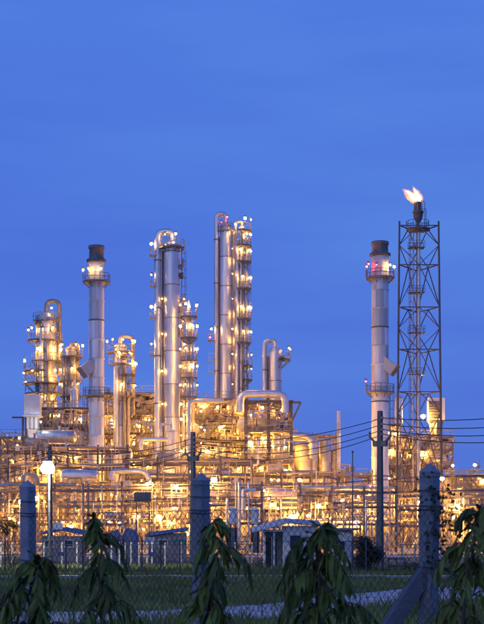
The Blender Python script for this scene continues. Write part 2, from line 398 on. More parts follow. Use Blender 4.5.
# ------------------------------------------------------------------ flare tower
dF = 232; kF = K(dF)
fl = thing('flare_tower', 'dark lattice flare tower with burning tip and central riser', 'flare tower', (X(417.5, dF), dF, 0))
ztop = Z(228, dF)
def hw(z): return (22.8 - 3.4 * z / ztop - (.9 if z > Z(310, dF) else 0) * 0) * kF
bays = [Z(y, dF) for y in (228, 267, 309, 351, 393, 436, 482)] + [0.0]
corners = ((-1, -.6), (1, -.6), (.12, 1.1))
for cx, cyy in corners:
    mb = MB(); mb.cyl((cx * hw(0), cyy * hw(0), 0), (cx * hw(ztop), cyy * hw(ztop), ztop + .7), .22, .15, 8); link('leg', mb, 'flare_steel', fl)
for i in range(len(bays) - 1):
    za, zb_ = bays[i], bays[i + 1]
    for j in range(3):
        (ax, ay), (bx, by) = corners[j], corners[(j + 1) % 3]
        A, B = Vector((ax * hw(za), ay * hw(za), za)), Vector((bx * hw(za), by * hw(za), za))
        C, D = Vector((ax * hw(zb_), ay * hw(zb_), zb_)), Vector((bx * hw(zb_), by * hw(zb_), zb_))
        mb = MB(); mb.bar(A, B, .17); link('strut', mb, 'flare_steel', fl)
        zm = (za + zb_) / 2; E = A.lerp(C, .5); F_ = B.lerp(D, .5); Mt = A.lerp(B, .5); Mb_ = C.lerp(D, .5)
        if i % 2 == 0:
            for u, v in ((Mt, E), (Mt, F_), (Mb_, E), (Mb_, F_)): b = MB(); b.bar(u, v, .12); link('brace', b, 'flare_steel', fl)
        else:
            for u, v in ((Mt, C), (Mt, D)): b = MB(); b.bar(u, v, .13); link('brace', b, 'flare_steel', fl)
        
mb = MB(); mb.cyl((.2, 0, 0), (.2, 0, Z(222, dF)), .28, n=14); link('riser_pipe', mb, 'silver', fl)
mb = MB(); mb.cyl((-.75, -.3, 0), (-.75, -.3, ztop), .12, n=8); link('pilot_gas_pipe', mb, 'pipe', fl)
lad = ladder(fl, .45, 160, 4, ztop, 'flare_steel')
for y in (248, 293, 333, 375):
    z = Z(y, dF); p = MB(); p.box((-.2, 0, z), (2.6, 1.8, .12)); po = link('rest_platform', p, 'flare_steel', fl)
    h = MB()
    for x in (-1.5, -.2, 1.1):
        for yy in (-.9, .9): h.bar((x, yy, z), (x, yy, z + 1.1), .06)
    for yy in (-.9, .9):
        for zz in (.6, 1.1): h.bar((-1.5, yy, z + zz), (1.1, yy, z + zz), .06)
    link('handrail', h, 'flare_steel', po)
z0 = Z(229, dF)
p = MB(); p.lathe([(.3, 0), (1.95, 0), (1.95, -.25), (.3, -.5)], 20, (.1, 0, z0)); po = link('top_platform', p, 'flare_steel', fl)
h = MB(); arc_rail(h, 1.9, 0, 2 * PI, z0, 1.25, 12); link('handrail', h, 'flare_steel', po)
zt_ = Z(219, dF)
b = MB(); b.lathe([(.25, z0), (.3, zt_ - .6), (.5, zt_ - .3), (.78, zt_ + .35), (.80, zt_ + 1.0), (.92, zt_ + 1.0), (.92, zt_ + 1.3), (.62, zt_ + 1.3)], 20, (.1, 0, 0)); link('flare_drum', b, 'dark_steel', fl)
zs = zt_ + 1.3
b = MB(); b.lathe([(.52, zs), (.52, zs + 1.35), (.60, zs + 1.35), (.60, zs + 1.5), (.45, zs + 1.5), (.45, zs)], 16, (.1, 0, 0)); link('flare_tip', b, 'soot', fl)
for i in range(6):
    a = R(60 * i + 15); b = MB(); b.cyl((.1 + .68 * math.cos(a), .68 * math.sin(a), zs - .1), (.1 + .64 * math.cos(a), .64 * math.sin(a), zs + 1.75), .09, n=6); link('pilot_burner', b, 'pipe', fl)
b = MB(); b.tube([(1.2, 0, z0), (1.2, 0, zs + 1.6), (.75, 0, zs + 1.6)], .05, 5, .2); b.tube([(1.45, .2, z0), (1.45, .2, zs + .4), (.9, .1, zs + .4)], .05, 5, .2); link('igniter_line', b, 'flare_steel', fl)
# the flame: glowing gas, thin at the edges
def vmat(name, c, s):
    m = bpy.data.materials.new(name); m.use_nodes = True; t = m.node_tree; t.nodes.clear()
    o = t.nodes.new('ShaderNodeOutputMaterial'); e = t.nodes.new('ShaderNodeEmission'); e.inputs[0].default_value = (*c, 1); e.inputs[1].default_value = s
    ab = t.nodes.new('ShaderNodeVolumeAbsorption'); ab.inputs[0].default_value = (1, .72, .35, 1); ab.inputs[1].default_value = 1.0
    ad = t.nodes.new('ShaderNodeAddShader'); t.links.new(e.outputs[0], ad.inputs[0]); t.links.new(ab.outputs[0], ad.inputs[1])
    t.links.new(ad.outputs[0], o.inputs['Volume']); return m
M['flame_outer'] = vmat('flame_outer', (1.0, 0.42, 0.10), 1.1)
M['flame_core'] = vmat('flame_core', (1.0, 0.70, 0.42), 9.0)
flame = thing('flare_flame', 'white hot gas flame blown to the left above the flare tip', 'flame', (X(417.5, dF) + .1, dF, zs + 1.45))
def tongue(pts, rad, m, name, seed):
    rr = random.Random(seed); mb = MB(); n = 14; P = [Vector(p) for p in pts]; out_ = []; rd = []
    for i in range(len(P) - 1):
        for j in range(4):
            t = j / 4; out_.append(P[i].lerp(P[i + 1], t) + Vector((rr.uniform(-1, 1), rr.uniform(-1, 1), rr.uniform(-1, 1))) * .04); rd.append((rad[i] * (1 - t) + rad[i + 1] * t) * rr.uniform(.92, 1.08))
    out_.append(P[-1]); rd.append(rad[-1]); mb.sweep(out_, rd, n); link(name, mb, m, flame)
kf = kF
tongue([(0, 0, 0), (-.45, 0, .55), (-1.0, 0, 1.15), (-1.55, 0, 1.7), (-2.15, 0, 2.05)], [.40, .52, .42, .20, .02], 'flame_core', 'flame_tongue', 1)
tongue([(.15, 0, 0), (.05, 0, .7), (-.25, 0, 1.45), (-.55, 0, 2.05), (-.78, 0, 2.55)], [.42, .48, .32, .14, .01], 'flame_core', 'flame_tongue', 2)
tongue([(0, 0, -.05), (-.6, 0, .5), (-1.2, 0, 1.1), (-1.85, 0, 1.75), (-2.6, 0, 2.3)], [.5, .78, .76, .52, .04], 'flame_outer', 'flame_sheath', 3)
tongue([(.15, 0, -.05), (.1, 0, .7), (-.25, 0, 1.5), (-.6, 0, 2.2), (-.9, 0, 2.9)], [.52, .74, .60, .36, .03], 'flame_outer', 'flame_sheath', 4)
tongue([(-.5, .1, .2), (-1.1, .1, .6), (-1.7, .1, .85), (-2.3, .1, 1.0)], [.35, .42, .26, .02], 'flame_outer', 'flame_sheath', 5)

flame.scale = (1.05, 1.0, .98)

# ------------------------------------------------------------------ columns, left to right
d = 228; k = K(d)
t, r, zt = column('process_column', 'stout domed column at far left with looped overhead pipe', 46.5, d, 21, 318, m='jacket')
gooseneck(t, r, zt, 13.2 * k, 2.1 * k, Z(301, d), Z(375, d), m='pipe', fil=1.3)
side_pipe(t, -.3 * r, -r - .5, 4, Z(330, d), .38, 'silver'); side_pipe(t, .35 * r, -r - .4, 4, Z(345, d), .22); side_pipe(t, -.85 * r, -r * .8, 4, Z(352, d), .18)
platform(t, r, Z(321, d), 180, 360, .5, (-60,), lr=.17, kind='warm')
platform(t, r, Z(341, d), 170, 250, 1.3, (178, 225), lr=.27); platform(t, r, Z(341, d), 262, 352, 1.0, (-60,), lr=.25)
platform(t, r, Z(362, d), 225, 380, 1.3, (-110, -30), lr=.27); platform(t, r, Z(372, d), 150, 275, 2.0, (172, 205), lr=.24)
platform(t, r, Z(384, d), 165, 400, 2.0, (182, 240, -60, 10), lr=.26); platform(t, r, Z(394, d), 180, 380, 1.8, (205, -40), lr=.26)
platform(t, r, Z(410, d), 180, 380, 2.0, (215, -95, -35), lr=.26)
ladder(t, r, -60, Z(362, d), Z(341, d)); ladder(t, r, -125, Z(384, d), Z(362, d)); manhole(t, r, -50, Z(331, d)); manhole(t, r, -100, Z(352, d)); manhole(t, r, -120, Z(326, d), .5)

d = 224; k = K(d)
t, r, zt = column('process_column', 'slim lamp-ringed column between the stout domed column and the grey stack', 71.5, d, 10.5, 349, m='vessel')
side_pipe(t, -r - .4, -.4, 4, Z(355, d), .3, 'pipe'); gooseneck(t, r, zt, 6.5 * k, .28, Z(344, d), Z(400, d), m='pipe', clamps=False)
side_pipe(t, r * .2, -r - .4, 4, Z(362, d), .2)
platform(t, r, Z(357, d), 150, 390, 1.0, (175, 225, -60, 5), lr=.27); platform(t, r, Z(381, d), 160, 380, 1.0, (185, -80, 0), lr=.25); platform(t, r, Z(396, d), 160, 380, 1.1, (200, -50), lr=.25)
ladder(t, r, -110, Z(381, d), Z(357, d))
d = 220; k = K(d)
t, r, zt = column('knockout_drum', 'pale upright drum on the steel deck just left of the grey stack', 74.5, d, 7.6, 390, zb=Z(409, d), m='silver', course=1.4, cat='drum')
mb = MB(); mb.cyl((0, 0, zt), (0, 0, zt + 1.6), .16, n=8); mb.lathe([(.5, zt + .55), (.5, zt + .7)], 12); link('nozzle', mb, 'silver', t)

d = 226; k = K(d)
t, r, zt = column('process_column', 'domed column right of the grey stack with lamp ring under its head', 120.5, d, 12.5, 347, m='jacket')
gooseneck(t, r, zt, 12.5 * k, 1.9 * k, Z(336.5, d), Z(415, d), m='pipe', fil=1.3)
side_pipe(t, -r * .55, -r - .4, 3, Z(368, d), .45, 'silver'); side_pipe(t, r * 1.25, -.6, 3, Z(392, d), .3); side_pipe(t, r * .7, -r - .3, 3, Z(366, d), .24)
platform(t, r, Z(352.5, d), 150, 390, 1.25, (172, 240, -75, -25, 5), lr=.27); platform(t, r, Z(364, d), 180, 370, .9, (-95, -30), lr=.3); platform(t, r, Z(375, d), 280, 380, 1.5, (-20, 8), lr=.26)
platform(t, r, Z(397, d), 270, 390, 1.5, (-80, -10), lr=.25)
ladder(t, r, -10, Z(397, d), Z(375, d)); manhole(t, r, -60, Z(358, d), .4)

d = 220; k = K(d)
t, r, zt = column('main_column', 'thick silver column with wide riser pipe on its left side', 172, d, 16.2, 245, m='jacket', course=5.2)
gooseneck(t, r, zt, -14.3 * k, 3.4 * k, Z(232, d), 3, m='jacket', fil=1.6)
side_pipe(t, -8.9 * k, .9, 3, Z(250, d), .28, 'pipe'); side_pipe(t, r + .35, -.5, 3, Z(305, d), .22, 'pipe')
platform(t, r, Z(248, d), 160, 385, .75, (-120, -70), lr=.18, kind='warm')
ladder(t, r, 8, 20, Z(250, d)); manhole(t, r, -8, Z(276, d), .45)
for yy, a in ((262, 10), (300, 15), (306, 12), (330, 8)): platform(t, r, Z(yy + 4, d), a - 40, a + 30, .6)
for yy in (252, 283, 315, 352): 
    pl_ = MB(); zc = Z(yy + 4, d); pl_.box((-18.8 * k, -.1, zc), (1.0, 1.2, .12)); o = link('side_platform', pl_, 'steel', t)
    h = MB()
    for xx in (-18.8 * k - .48, -18.8 * k + .48):
        for y2 in (-.65, .45): h.bar((xx, y2, zc), (xx, y2, zc + 1.1), .07)
    for zz in (.55, 1.1): h.bar((-18.8 * k - .48, -.65, zc + zz), (-18.8 * k + .48, -.65, zc + zz), .07); h.bar((-18.8 * k - .48, -.65, zc + zz), (-18.8 * k - .48, .45, zc + zz), .07)
    link('handrail', h, 'rail', o); lamp(t, (-19.2 * k - .2, -.3, zc + 1.8), 'tower', .26 if yy in (252, 315) else .18)
for yy in (300, 322, 345, 368, 392, 415, 440): lamp(t, (r + .7, -.5, Z(yy, d)), 'tower_soft', .2)
for yy in (300, 335, 372, 405, 440): lamp(t, (-9.6 * k, .4 - 1.2, Z(yy, d)), 'tower_soft', .16)

d = 210; k = K(d)
t, r, zt = column('reflux_drum', 'short white upright vessel standing before the thick silver column', 171.5, d, 9.2, 432, zb=Z(474, d), m='plate_white', course=2.6, cat='vessel')
mb = MB(); mb.tube([(0, 0, zt + .3), (0, 0, zt + 1.2), (-1.6, 0, zt + 1.2), (-1.6, 0, zt - .6)], .2, 8, .5); link('outlet_pipe', mb, 'silver', t)
mb = MB(); mb.lathe([(r + .25, zt + .02), (r + .25, zt + .12)], 20); link('flange', mb, 'plate', t)

d = 214; k = K(d)
t, r, zt = column('lamp_column', 'slender column crowded with lamp platforms right of the thick silver column', 188.8, d, 5.2, 312, m='jacket', course=4.5)
mb = MB(); mb.lathe([(r * .55, zt + .3), (r * .5, zt + 1.2), (.05, zt + 1.9)], 10); link('vent_cap', mb, 'jacket', t)
for i, yy in enumerate((317, 338, 361, 378, 397)):
    platform(t, r, Z(yy, d), 140, 400, .95, ((175, -70, 10) if i % 2 else (182, -110, 2, 25)), lr=.27 if i % 2 else .23)
side_pipe(t, r + .3, -.3, 3, Z(325, d), .15); side_pipe(t, -r - .3, -.2, 3, Z(350, d), .14); ladder(t, r, -80, Z(397, d), Z(317, d))
mb = MB(); mb.tube([(.1, -r - .7, 6), (.1, -r - .7, Z(401.5, d)), (5.4, -r - .7, Z(401.5, d))], .34, 12, 1.0); link('overhead_pipe', mb, 'silver', t)
for yy in (405, 420, 436, 452): lamp(t, (-1.1, -r - .5, Z(yy, d)), 'tower', .22)
for yy in (412, 428, 444): lamp(t, (1.9, -r - .5, Z(yy, d)), 'tower', .22)

d = 240; k = K(d)
t, r, zt = column('main_column', 'tallest silver column topped with a looping pipe, reddish head', 226, d, 12, 227, m='jacket', course=5.0)
gooseneck(t, r, zt, -9.6 * k, 2.3 * k, Z(214, d), 3, m='jacket', fil=1.35)
side_pipe(t, -6.6 * k, 1.0, 3, Z(236, d), .24, 'pipe'); side_pipe(t, 7.6 * k, -.3, 3, Z(232, d), .26, 'pipe')
for yy in (233, 262, 315, 341, 368): lamp(t, (r + .6, -1.1, Z(yy, d)), 'tower_soft', .19)
platform(t, r, Z(231, d), 200, 330, .35, rail='steel'); lamp(t, (-r * .75, -r - .3, Z(224, d)), 'red', .13); lamp(t, (r * .2, -r - .3, Z(219, d)), 'red', .13)
pl_ = MB(); zc = Z(341, d); pl_.box((-14.5 * k, 0, zc), (1.2, 1.3, .14)); o = link('side_platform', pl_, 'steel', t)
h = MB(); 
for xx in (-17.5 * k, -11.5 * k): h.bar((xx, -.65, zc), (xx, -.65, zc + 1.1), .07)
for zz in (.55, 1.1): h.bar((-17.5 * k, -.65, zc + zz), (-11.5 * k, -.65, zc + zz), .07)
link('handrail', h, 'rail', o); lamp(t, (-14.5 * k, -.6, zc + 1.9), 'warm', .26); lamp(t, (-15.8 * k, -.6, zc + .5), 'red', .14)
for yy in (360, 372):
    q = MB(); q.box((-14 * k, 0, Z(yy, d)), (1.1, 1.2, .12)); q.bar((-16.8 * k, -.6, Z(yy, d) + 1.1), (-11.5 * k, -.6, Z(yy, d) + 1.1), .07); q.bar((-16.8 * k, -.6, Z(yy, d)), (-16.8 * k, -.6, Z(yy, d) + 1.1), .07); link('side_platform', q, 'rail', t)
mb = MB(); mb.bar((r, -1.2, Z(296, d)), (r + 2.0, -1.2, Z(283, d)), .18); link('brace', mb, 'steel', t)

d = 236; k = K(d)
t, r, zt = column('lamp_column', 'slim column with stacked lamp platforms right of the tallest silver column', 242, d, 6.4, 228, m='jacket', course=4.5)
gooseneck(t, r, zt, -6.2 * k, .22, Z(222, d), 3, m='pipe', fil=.6, clamps=False)
side_pipe(t, r + .35, -.5, 3, Z(238, d), .2); side_pipe(t, r * .1, -r - .35, 3, Z(233, d), .18); side_pipe(t, -r - .25, -.5, 3, Z(240, d), .26, 'silver')
for i, yy in enumerate((231, 246, 262, 289, 319, 343)):
    platform(t, r, Z(yy, d), 235, 410, 1.05, ((-70, -12), (-60, -20), (-100, -30, 5), (-85, -15), (-95, -35, 0), (-80, -10))[i], lr=.27, kind='tower' if i else 'warm')
for yy in (366, 380): platform(t, r, Z(yy, d), 280, 400, 1.2, (-20,), lr=.18)
ladder(t, r, 10, Z(343, d), Z(246, d)); lamp(t, (-1.1, -1.0, Z(226, d)), 'warm', .18)
for yy in (250, 275, 300, 330, 355, 385): lamp(t, (-1.6, -.9, Z(yy, d)), 'tower_soft', .15)

d = 233; k = K(d)
t, r, zt = column('process_column', 'shorter silver column rising from the dark open frame with hooked pipe', 275.5, d, 12.6, 351, m='jacket')
gooseneck(t, r, zt, -10.7 * k, 2.4 * k, Z(341, d), Z(400, d), m='jacket', fil=1.3)
side_pipe(t, -6.9 * k, .6, 3, Z(356, d), .3, 'pipe')
platform(t, r, Z(360, d), 300, 400, 1.5, (-30, 2), lr=.16, kind='warm'); manhole(t, r, -35, Z(359, d), .4)
for yy in (405, 423, 448): lamp(t, (r + .4, -r - .3, Z(yy, d)), 'tower', .26)

# ------------------------------------------------------------------ open steel process structures
def drum_mb(rad, length, axis='x'):
    mb = MB(); prof = [(.02, -length / 2 - rad * .5), (rad * .6, -length / 2 - rad * .38), (rad * .92, -length / 2 - rad * .14), (rad, -length / 2), (rad, length / 2), (rad * .92, length / 2 + rad * .14), (rad * .6, length / 2 + rad * .38), (.02, length / 2 + rad * .5)]
    t = MB(); t.lathe(prof, 16)
    for z in (-length * .32, 0.0, length * .32): t.lathe([(rad + .04, z - .09), (rad + .04, z + .09)], 16)
    if axis == 'x':
        mb.v = [(z, y, -x) for x, y, z in t.v]; mb.f = t.f; mb.s = t.s
        for x in (-length * .3, length * .3): mb.box((x, 0, -rad * .95), (.3, rad * 1.5, rad * .9))
        mb.cyl((length * .1, 0, rad * .9), (length * .1, 0, rad + .5), .16, n=8); mb.cyl((length * .1, 0, rad + .5), (length * .1, 0, rad + .62), .26, n=8)
    else:
        mb = t
        for i in range(4): a = PI / 4 + i * PI / 2; mb.bar((rad * .9 * math.cos(a), rad * .9 * math.sin(a), -length / 2 - rad * .9), (rad * .9 * math.cos(a), rad * .9 * math.sin(a), -length / 2 + .2), .14)
    return mb
def rail_rect(W, D0, D1, z, gaps=2.0):
    h = MB()
    for yy in (D0, D1):
        for zz in (.55, 1.1): h.bar((0, yy, z + zz), (W, yy, z + zz), .07)
        n = max(2, int(W / gaps))
        for i in range(n + 1): h.bar((W * i / n, yy, z), (W * i / n, yy, z + 1.1), .07)
    for xx in (0, W):
        for zz in (.55, 1.1): h.bar((xx, D0, z + zz), (xx, D1, z + zz), .07)
    return h
def rpipe(rnd, W, D, z0, z1):
    """one random right-angled pipe run inside a box"""
    p = Vector((rnd.uniform(0, W), rnd.uniform(-.3, D), rnd.uniform(z0 + .3, z1))); pts = [p.copy()]; ax = rnd.choice((0, 0, 2))
    for _ in range(rnd.choice((1, 2, 2, 3, 4))):
        q = pts[-1].copy()
        if ax == 0: q.x = rnd.uniform(-.4, W + .4)
        elif ax == 1: q.y = rnd.uniform(-.3, D)
        else: q.z = rnd.uniform(z0 + .2, z1)
        if (q - pts[-1]).length > .8: pts.append(q)
        ax = rnd.choice([a for a in (0, 0, 1, 2, 2) if a != ax])
    if len(pts) < 2: pts.append(pts[0] + Vector((1.6, 0, 0)))
    return pts
def clutter(t, W, D, z0, z1, n, seed):
    """small bore lines, valves, junction boxes and trays too fine to tell apart"""
    rnd = random.Random(seed + 900); mb = MB()
    for q in range(n):
        p = Vector((rnd.uniform(-.3, W + .3), rnd.choice((-.35, -.2, rnd.uniform(0, D))), rnd.uniform(z0 + .2, z1))); w_ = rnd.random()
        if w_ < .38: mb.bar(p, p + Vector((0, 0, -min(p.z - z0, rnd.uniform(.6, 3.2)))), rnd.choice((.06, .09, .12)))
        elif w_ < .68: mb.bar(p, Vector((max(-.3, min(W + .3, p.x + rnd.choice((-1, 1)) * rnd.uniform(.6, 3.5))) + .01, p.y, p.z)), rnd.choice((.05, .08, .12)), rnd.choice((.05, .08, .16)))
        elif w_ < .78: mb.bar(p, p + Vector((0, rnd.uniform(-1, 2.5), 0)), .08)
        elif w_ < .90: mb.box(p, (rnd.uniform(.2, .6), .25, rnd.uniform(.2, .7)))
        else:
            mb.lathe([(.05, -.2), (.2, -.18), (.2, -.1), (.1, 0), (.2, .1), (.2, .18), (.05, .2)], 7, p); mb.bar(p, p + Vector((0, -.35, 0)), .05)
    return struct(link('small_bore_piping', mb, rnd.choice(('pipe', 'pipe', 'vessel')), t), 'stuff')
def stair(t, x, y, z0, z1, s):
    h = z1 - z0; run = h * .9; mb = MB(); a = Vector((x if s > 0 else x + run, y, z0)); b = a + Vector((s * run, 0, h))
    for o_ in (0, -.7): mb.bar(a + Vector((0, o_, 0)), b + Vector((0, o_, 0)), .06, .24)
    for q in range(int(h / .25)): p = a.lerp(b, (q + .5) / int(h / .25)); mb.box((p.x, y - .35, p.z), (.24, .66, .04))
    o = link('stair_flight', mb, 'steel', t); h_ = MB()
    for o_ in (0, -.7):
        for zz in (.5, 1.0): h_.bar(a + Vector((0, o_, zz)), b + Vector((0, o_, zz)), .055)
        for q in range(5): p = a.lerp(b, q / 4) + Vector((0, o_, 0)); h_.bar(p, p + Vector((0, 0, 1.0)), .055)
    link('stair_rail', h_, 'rail', o)
def structure(name, label, px0, px1, d, depth, ylev, nx, ny, seed, steel='steel', post=.34, npipe=16, ndrum=3, nlamp=4, braces=3, cat='steel frame', lampkind='sodium', top_rail=True, lampr=(.20, .30), deck=True, stairs=True):
    rnd = random.Random(seed); k = K(d); W = (px1 - px0) * k
    t = thing(name, label, cat, (X(px0, d), d, 0)); zs_ = [Z(y, d) for y in ylev]; zt = max(zs_)
    zs_ = sorted(zs_)
    pm = shared(('post', name, label), lambda: MB().box((0, 0, zt / 2), (post, post, zt)), steel); pm.name = 'post'
    for i in range(nx + 1):
        for j in range(ny + 1): link('post', pm, None, t, (W * i / nx, depth * j / ny, 0))
    bx_ = shared(('beamx', label), lambda: MB().box((W / 2, 0, 0), (W + post * .9, post * .8, post * 1.1)), steel); bx_.name = 'beam'
    by_ = shared(('beamy', label), lambda: MB().box((0, depth / 2, 0), (post * .7, depth, post)), steel); by_.name = 'cross_beam'
    zl = [0.0] + zs_
    for z in zs_:
        for j in range(ny + 1): link('beam', bx_, None, t, (0, depth * j / ny, z))
        for i in range(nx + 1): link('cross_beam', by_, None, t, (W * i / nx, 0, z))
        if deck:
            dk = MB(); dk.box((W / 2, depth / 2, z + post * .6), (W + .7, depth + .7, .07)); link('deck', dk, 'grate', t)
        if z < zt or top_rail: link('handrail', rail_rect(W + .6, -.3, depth + .3, z + post * .6 + .04), 'rail', t, (-.3, 0, 0))
    for q in range(braces):
        lv = rnd.randrange(len(zl) - 1); i = rnd.randrange(nx); yy = rnd.choice((-.02, depth + .02)); b = MB(); xa, xb = W * i / nx, W * (i + 1) / nx
        if rnd.random() < .5: b.bar((xa, yy, zl[lv]), (xb, yy, zl[lv + 1]), .18)
        else: b.bar((xa, yy, zl[lv + 1]), (xb, yy, zl[lv]), .18)
        link('brace', b, steel, t)
    for lv in range(len(zl) - 1):
        z0, z1 = zl[lv], zl[lv + 1]; hgt = z1 - z0
        for q in range(ndrum):
            if rnd.random() < .5:
                rad = min(hgt * .3, rnd.uniform(.5, 1.15)); ln = rnd.uniform(2.2, max(2.6, min(6.0, W * .6)))
                x = rnd.uniform(ln * .5, max(ln * .5 + .1, W - ln * .5)); o = link('horizontal_drum', drum_mb(rad, ln), rnd.choice(('vessel', 'jacket', 'pipe')), t, (x, rnd.uniform(.8, depth - .5), z0 + .45 + rad * 1.4), (0, 0, rnd.choice((0, 0, PI / 2))))
            else:
                rad = rnd.uniform(.35, .9); ln = max(.8, hgt * rnd.uniform(.4, .62)); link('upright_drum', drum_mb(rad, ln, 'z'), rnd.choice(('vessel', 'jacket', 'jacket')), t, (rnd.uniform(rad, W - rad), rnd.uniform(.6, depth), z0 + .4 + ln / 2 + rad * .9))
        for q in range(npipe):
            mb = MB(); rr = rnd.choice((.06, .07, .08, .1, .12, .16, .26)); mb.tube(rpipe(rnd, W, depth, z0, z1), rr, 6 if rr < .15 else 10, rr * 3, 3); link('pipe', mb, rnd.choice(('pipe', 'pipe', 'pipe', 'jacket', 'steel')), t)
        clutter(t, W, depth, z0, z1, int(W * 20), seed * 10 + lv)
        if stairs and nx > 1 and hgt > 2: stair(t, W * rnd.uniform(.05, .5), -.5, z0, z1, rnd.choice((-1, 1)))
        for q in range(nlamp):
            x = W * (q + rnd.uniform(.15, .85)) / nlamp; yy = rnd.choice((-.45, depth * .3, depth * .55)); lamp(t, (x, yy, z0 + hgt * rnd.uniform(.42, .8)), lampkind if rnd.random() < .65 else 'sodium_dim', rnd.uniform(*lampr))
    return t, W, zs_

structure('process_structure', 'low lamp-lit pipe structure at the left picture edge', -14, 30, 226, 9, (438, 452, 472, 500), 3, 2, 11, npipe=17, ndrum=2, nlamp=3)
structure('process_structure', 'steel deck structure under the stout domed column and its drums', 36, 86, 219, 9, (409, 426, 446, 470, 502), 4, 2, 12, npipe=15, ndrum=2, nlamp=3, steel='dark_steel')
structure('process_structure', 'glowing multi-storey structure behind the column right of the grey stack', 104, 154, 234, 9, (394, 414, 434, 456, 480, 508), 4, 2, 13, npipe=15, ndrum=3, nlamp=4)
structure('process_structure', 'brightest lit structure full of piping below the slender lamp column', 180, 246, 228, 10, (400, 420, 441, 462, 486, 510), 5, 2, 14, npipe=16, ndrum=3, nlamp=4, steel='steel')
t, W, zs_ = structure('open_frame', 'dark open frame with big hooped pipe on its roof', 246, 291, 217, 10, (402.5, 430.5, 462, 492), 2, 2, 15, steel='dark_steel', post=.5, npipe=16, ndrum=2, nlamp=4, braces=0, top_rail=False, stairs=False)
k = K(217)
mb = MB(); za = Z(402.5, 217)
mb.tube([(-.9, -.6, za - 1.5), (-.9, -.6, Z(394.5, 217)), (W - .9, -.6, Z(394.5, 217)), (W - .9, -.6, za - 1.6)], .62, 14, 2.2, 8); link('hooped_pipe', mb, 'silver', t)
mb = MB(); mb.bar((W, 0, za), (W + 1.5, 0, za), .4); mb.bar((W + 1.5, 0, za), (W + .1, 0, Z(422, 217)), .3); link('corner_bracket', mb, 'dark_steel', t)
mb = MB(); mb.bar((W * .6, -.1, Z(404, 217)), (W * .86, -.1, Z(424, 217)), .3); link('knee_brace', mb, 'dark_steel', t)
mb = drum_mb(1.25, 6.5); link('horizontal_drum', mb, 'vessel', t, (W * .35, 2.6, Z(424, 217)))
structure('process_structure', 'small lit process unit right of the dark open frame', 298, 332, 228, 8, (452, 470, 492), 3, 2, 16, npipe=16, ndrum=3, nlamp=3)
# elbow duct leading from the dark frame to the small unit
d = 222; mb = MB(); t = thing('transfer_duct', 'fat silver elbow pipe curving down from dark frame to small lit unit', 'pipe', (X(288, d), d, Z(436, d)))
mb.tube([(-1.5, 0, 1.2), (.4, 0, .05), (2.9, 0, 0), (3.9, 0, -.8), (3.9, 0, -3.6)], .62, 14, 1.2, 6); link('elbow_pipe', mb, 'jacket', t)
for z in (-1.6, -2.9): b = MB(); b.lathe([(.62, z), (.8, z), (.8, z + .22), (.62, z + .22)], 16, (3.9, 0, 0), smooth=False); link('flange', b, 'jacket', t)
for i, (px, rr, yt) in enumerate(((303, 1.35, 447), (313, .7, 440), (324, .75, 441), (328.5, .4, 450))):
    d = 224 + i; lb = ('squat lit vessel where the fat elbow pipe ends', 'first thin upright tube on the small lit unit', 'second thicker upright tube on the small lit unit', 'rightmost thin tube on the small lit unit')[i]
    column('process_vessel', lb, px, d, rr * 2 / K(d), yt, m='vessel', course=1.8, cat='vessel', zb=Z(495, d))
# furnace unit behind the flare tower
t, W, zs_ = structure('furnace_unit', 'lit furnace structure seen through the flare tower lattice', 396, 452, 256, 12, (438, 450, 466.5), 5, 2, 17, npipe=15, ndrum=2, nlamp=3, braces=7, lampr=(.25, .38))
k = K(256)
for i in range(5):
    b = MB(); xa = W * i / 5; b.bar((xa, -.05, Z(466, 256)), (xa + W / 10, -.05, Z(492, 256)), .35); b.bar((xa + W / 5, -.05, Z(466, 256)), (xa + W / 10, -.05, Z(492, 256)), .35); link('knee_brace', b, 'steel', t)
mb = MB(); mb.box((W * .5, 3, Z(447, 256)), (W * .42, 5, 3.2)); link('furnace_casing', mb, 'vessel', t)
fb = thing('furnace_air_box', 'pale box with dark louvre above the lit furnace structure', 'air box', (X(436.5, 256), 257, Z(440, 256)))
hz_ = (440 - 398) * k
mb = MB(); mb.box((0, 0, hz_ - 2.1), (16 * k, 3, 4.2)); link('casing', mb, 'white', fb)
mb = MB(); mb.box((-.5, -1.53, hz_ - 2.2), (11 * k, .08, 3.2)); link('louvre_panel', mb, 'soot', fb)
for i in range(7): b = MB(); b.box((-.5, -1.6, hz_ - 3.6 + i * .47), (11 * k, .1, .1), rx=.5); link('slat', b, 'dark_steel', fb)
mb = MB(); mb.v = []; mb.lathe([(1.4, hz_ - 4.2), (.6, 0)], 4, smooth=False); link('hopper', mb, 'vessel', fb)
for px, lb in ((433, 0), (441, 1), (449, 2)): b = MB(); b.bar((X(px, 256) - X(436.5, 256), -.4, 0), (X(px, 256) - X(436.5, 256), -.4, hz_ - (5, 3, 7)[lb]), .4); link('post', b, 'steel', fb)
lamp(fb, (-2.6, -2, 4.2), 'sodium', .42)
d = 252
column('process_vessel', 'plain upright cylinder just right of the pale plated stack behind the flare', 398.5, d, 8, 398, m='plate', course=3, cat='vessel', zb=Z(425, d))
structure('process_structure', 'low structure in the gap beside the pale plated stack', 384, 400, 248, 7, (425, 446, 467, 490), 1, 1, 18, npipe=10, ndrum=1, nlamp=2)
structure('process_structure', 'pink-lit building-like unit at the right picture edge', 456, 500, 226, 9, (476, 492, 508, 524), 3, 2, 19, npipe=16, ndrum=3, nlamp=3)
tnk = thing('storage_tank', 'pinkish flat-topped tank with lamps at the right picture edge', 'tank', (X(478, 236), 236, 0))
